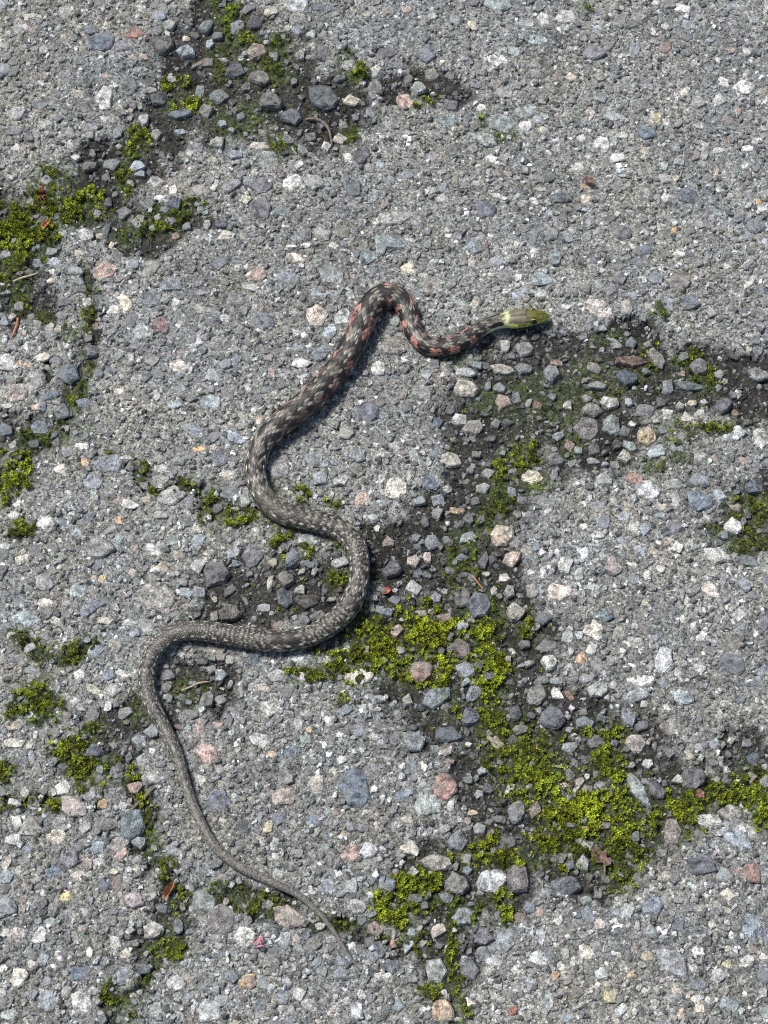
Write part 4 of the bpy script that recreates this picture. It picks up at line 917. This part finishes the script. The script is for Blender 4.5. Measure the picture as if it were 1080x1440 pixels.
# ------------------------------------------------------------------ litter lying on the asphalt
def tube(name, pts, mat, label, cat, group=None, sides=7):
    """pts: x, y (photograph pixels), height above the ground in mm, radius in mm"""
    P = []
    for x, y, z, r in pts:
        gx_, gy_ = ground_at(x, y)
        g = float(ground_height(np.array([gx_]), np.array([gy_]))[0])
        P.append((float(gx_), float(gy_), g + z / 1000, r / 1000))
    C = catmull(P, 6)
    C[:, 3] *= 1 + .12 * np.sin(np.arange(len(C)) * 1.7)
    V, F = [], []
    for k in range(len(C)):
        d = Vector(C[min(k + 1, len(C) - 1)][:3]) - Vector(C[max(k - 1, 0)][:3])
        d.normalize()
        a = d.cross(Vector((0, 0, 1))).normalized(); b = a.cross(d)
        for q_ in range(sides):
            t = 2 * math.pi * q_ / sides
            v = Vector(C[k][:3]) + (a * math.cos(t) + b * math.sin(t)) * max(C[k][3], 5e-5)
            V.append(v[:])
    for k in range(len(C) - 1):
        for q_ in range(sides):
            a, b = k * sides + q_, k * sides + (q_ + 1) % sides
            F.append((a, b, b + sides, a + sides))
    V.append(tuple(C[0][:3])); V.append(tuple(C[-1][:3]))
    flat, tot = list(np.array(F).ravel()), [4] * len(F)
    for q_ in range(sides):
        flat += [len(V) - 2, (q_ + 1) % sides, q_]; tot.append(3)
        e = (len(C) - 1) * sides
        flat += [len(V) - 1, e + q_, e + (q_ + 1) % sides]; tot.append(3)
    return link(name, mesh_from(name, np.array(V), flat, np.array(tot), None, True), mat, label=label, cat=cat, group=group)

def flake(name, x, y, ln, wd, ang, curl, mat, label, cat, lift=1.2, lobes=0.0, stalk=None):
    """a dry leaf scrap: a curled plate with a rim thickness"""
    gx_, gy_ = ground_at(x, y)
    gx_, gy_ = float(gx_), float(gy_)
    g = float(ground_height(np.array([gx_]), np.array([gy_]))[0])
    m = mpp(y); ca, sa = math.cos(math.radians(ang)), math.sin(math.radians(ang))
    nu, nv_ = 15, 7
    V, F = [], []
    for side_ in (0, 1):
        for i in range(nu):
            u = i / (nu - 1) * 2 - 1
            env = max(1 - abs(u) ** 2.2, 0.02) ** .7 * (1 + lobes * math.sin(u * 9 + 1))
            for j in range(nv_):
                v = j / (nv_ - 1) * 2 - 1
                X, Y = u * ln / 2 * m, v * env * wd / 2 * m
                Z = curl / 1000 * (.6 * u * u + 1.0 * (v * env) ** 2) + .00012 * math.sin(7 * u + 3 * v)
                V.append((gx_ + X * ca - Y * sa, gy_ + X * sa + Y * ca, g + lift / 1000 + Z - side_ * .00018))
    o2 = nu * nv_
    for i in range(nu - 1):
        for j in range(nv_ - 1):
            a, b, c, d = i * nv_ + j, (i + 1) * nv_ + j, (i + 1) * nv_ + j + 1, i * nv_ + j + 1
            F += [(a, b, c, d), (d + o2, c + o2, b + o2, a + o2)]
    rim = [i * nv_ for i in range(nu)] + [(nu - 1) * nv_ + j for j in range(1, nv_)] + [i * nv_ + nv_ - 1 for i in range(nu - 2, -1, -1)] + [j for j in range(nv_ - 2, 0, -1)]
    for k in range(len(rim)):
        a, b = rim[k], rim[(k + 1) % len(rim)]
        F.append((b, a, a + o2, b + o2))
    F = np.array(F)
    return link(name, mesh_from(name, np.array(V), F.ravel(), np.full(len(F), 4), None, True), mat, label=label, cat=cat)

M_TWIG = plain_material('grey_twig', (.13, .11, .085), .75)
M_STRAW = plain_material('dry_straw', (.36, .29, .19), .65)
M_RUST = plain_material('rusty_needle', (.34, .14, .065), .5)
M_BROWNLEAF = plain_material('brown_leaf', (.13, .075, .058), .6)
M_REDLEAF = plain_material('red_leaf', (.30, .085, .05), .5)
M_RED = plain_material('red_bud', (.26, .03, .03), .5)
M_PINK = plain_material('pink_petal', (.62, .16, .24), .5)

tube('twig', [(430,168,1.6,.7),(442,169,2.4,.85),(455,174,2.6,.85),(463,185,2.2,.7),(467,203,1.2,.45)], M_TWIG,
     'short grey-brown arched twig among dark stones beside the squarish blue-grey stone', 'twig')
tube('twig', [(185,1140,1.0,.5),(194,1130,1.8,.8),(203,1123,2.0,.9),(210,1116,1.8,.7),(219,1108,1.2,.4)], M_TWIG,
     'knobbly grey root stub pointing at the large rounded blue stone', 'twig')
tube('dry_stalk', [(18,395,2.2,.45),(30,392,2.6,.6),(43,388,2.6,.55),(54,384,2.0,.3)], M_STRAW,
     'thin brown dry stalk lying across moss at the asphalt edge', 'stalk')
tube('dry_stalk', [(255,971,1.4,.28),(268,966,1.9,.38),(281,960,2.0,.38),(294,958,1.5,.22)], M_STRAW,
     'pale straw thread lying inside the snake\'s tail-ward loop', 'stalk')
tube('dry_needle', [(25,447,1.8,.55),(24,457,2.2,.75),(21,467,2.0,.6),(17,475,1.3,.3)], M_RUST,
     'reddish-brown dry needle on bare grey asphalt below the stalk', 'needle')
tube('dry_needle', [(665,809,2.0,.28),(670,816,2.3,.45),(675,822,2.1,.42),(679,828,1.6,.2)], M_RUST,
     'small pinkish-brown needle on moss above the big slate-blue stone', 'needle')
tube('dry_needle', [(684,338,1.2,.2),(686,350,1.5,.28),(686,360,1.4,.25),(683,366,1.0,.15)], M_BROWNLEAF,
     'hair-thin brown needle on clean asphalt above the snake\'s head', 'needle')
flake('bud_scale', 238, 1253, 30, 8, 62, 3.2, M_RUST, 'curled orange-brown bud scale standing in moss beside the snake\'s tail', 'bud scale', 1.6)
leaf = flake('dry_leaf', 845, 1206, 34, 17, -40, 1.6, M_BROWNLEAF, 'torn reddish-brown dry leaf on the large moss patch', 'leaf', 3.0, .42)
stalk = tube('stalk', [(849,1212,3.4,.3),(850,1222,3.0,.5),(850,1232,2.0,.4),(848,1240,1.2,.2)], M_TWIG, None, None)
stalk.parent = leaf
flake('leaf_scrap', 543, 832, 15, 9, 25, 1.2, M_REDLEAF, 'tiny brick-red leaf scrap just outside the snake\'s middle bend', 'leaf', 1.8)
flake('leaf_scrap', 65, 317, 17, 9, 50, 1.5, M_REDLEAF, 'small rust-red leaf scrap at the rim of a moss cushion', 'leaf', 2.4, .2)
flake('leaf_scrap', 828, 259, 20, 9, -18, 1.2, M_BROWNLEAF, 'small brown leaf scrap on a cream stone in clean asphalt', 'leaf', 2.6, .2)
buds = bpy.data.objects.new('red_sprout', None); COL.objects.link(buds)
bx_, by_ = ground_at(59, 274)
buds.location = (float(bx_), float(by_), 0)
buds['label'] = 'dark red moss sprout rising from the bright moss cushion'; buds['category'] = 'sprout'
for k in range(7):
    a = random.uniform(0, 6.28); r = random.uniform(0, 5)
    px_, py_ = 59 + r * math.cos(a), 274 + r * math.sin(a)
    o = tube('shoot', [(px_, py_, 1.5, .25), (px_ + 1.5 * math.cos(a), py_ + 1.5 * math.sin(a), 3.4, .5), (px_ + 4 * math.cos(a), py_ + 4 * math.sin(a), 4.4, .2)], M_RED, None, None)
    o.parent = buds
    o.location = (-buds.location[0], -buds.location[1], 0)
petal = bpy.data.objects.new('flower_scrap', None); COL.objects.link(petal)
bx_, by_ = ground_at(366, 1326)
petal.location = (float(bx_), float(by_), 0)
petal['label'] = 'thin pink flower scrap touching a white stone'; petal['category'] = 'petal'
for k, (ax, ay, bx2, by2) in enumerate(((355,1329,371,1322),(364,1320,368,1331),(360,1334,372,1332),(367,1317,371,1326))):
    o = tube('strand', [(ax, ay, 2.0, .2), ((ax + bx2) / 2, (ay + by2) / 2, 2.7, .32), (bx2, by2, 2.0, .18)], M_PINK, None, None)
    o.parent = petal
    o.location = (-petal.location[0], -petal.location[1], 0)
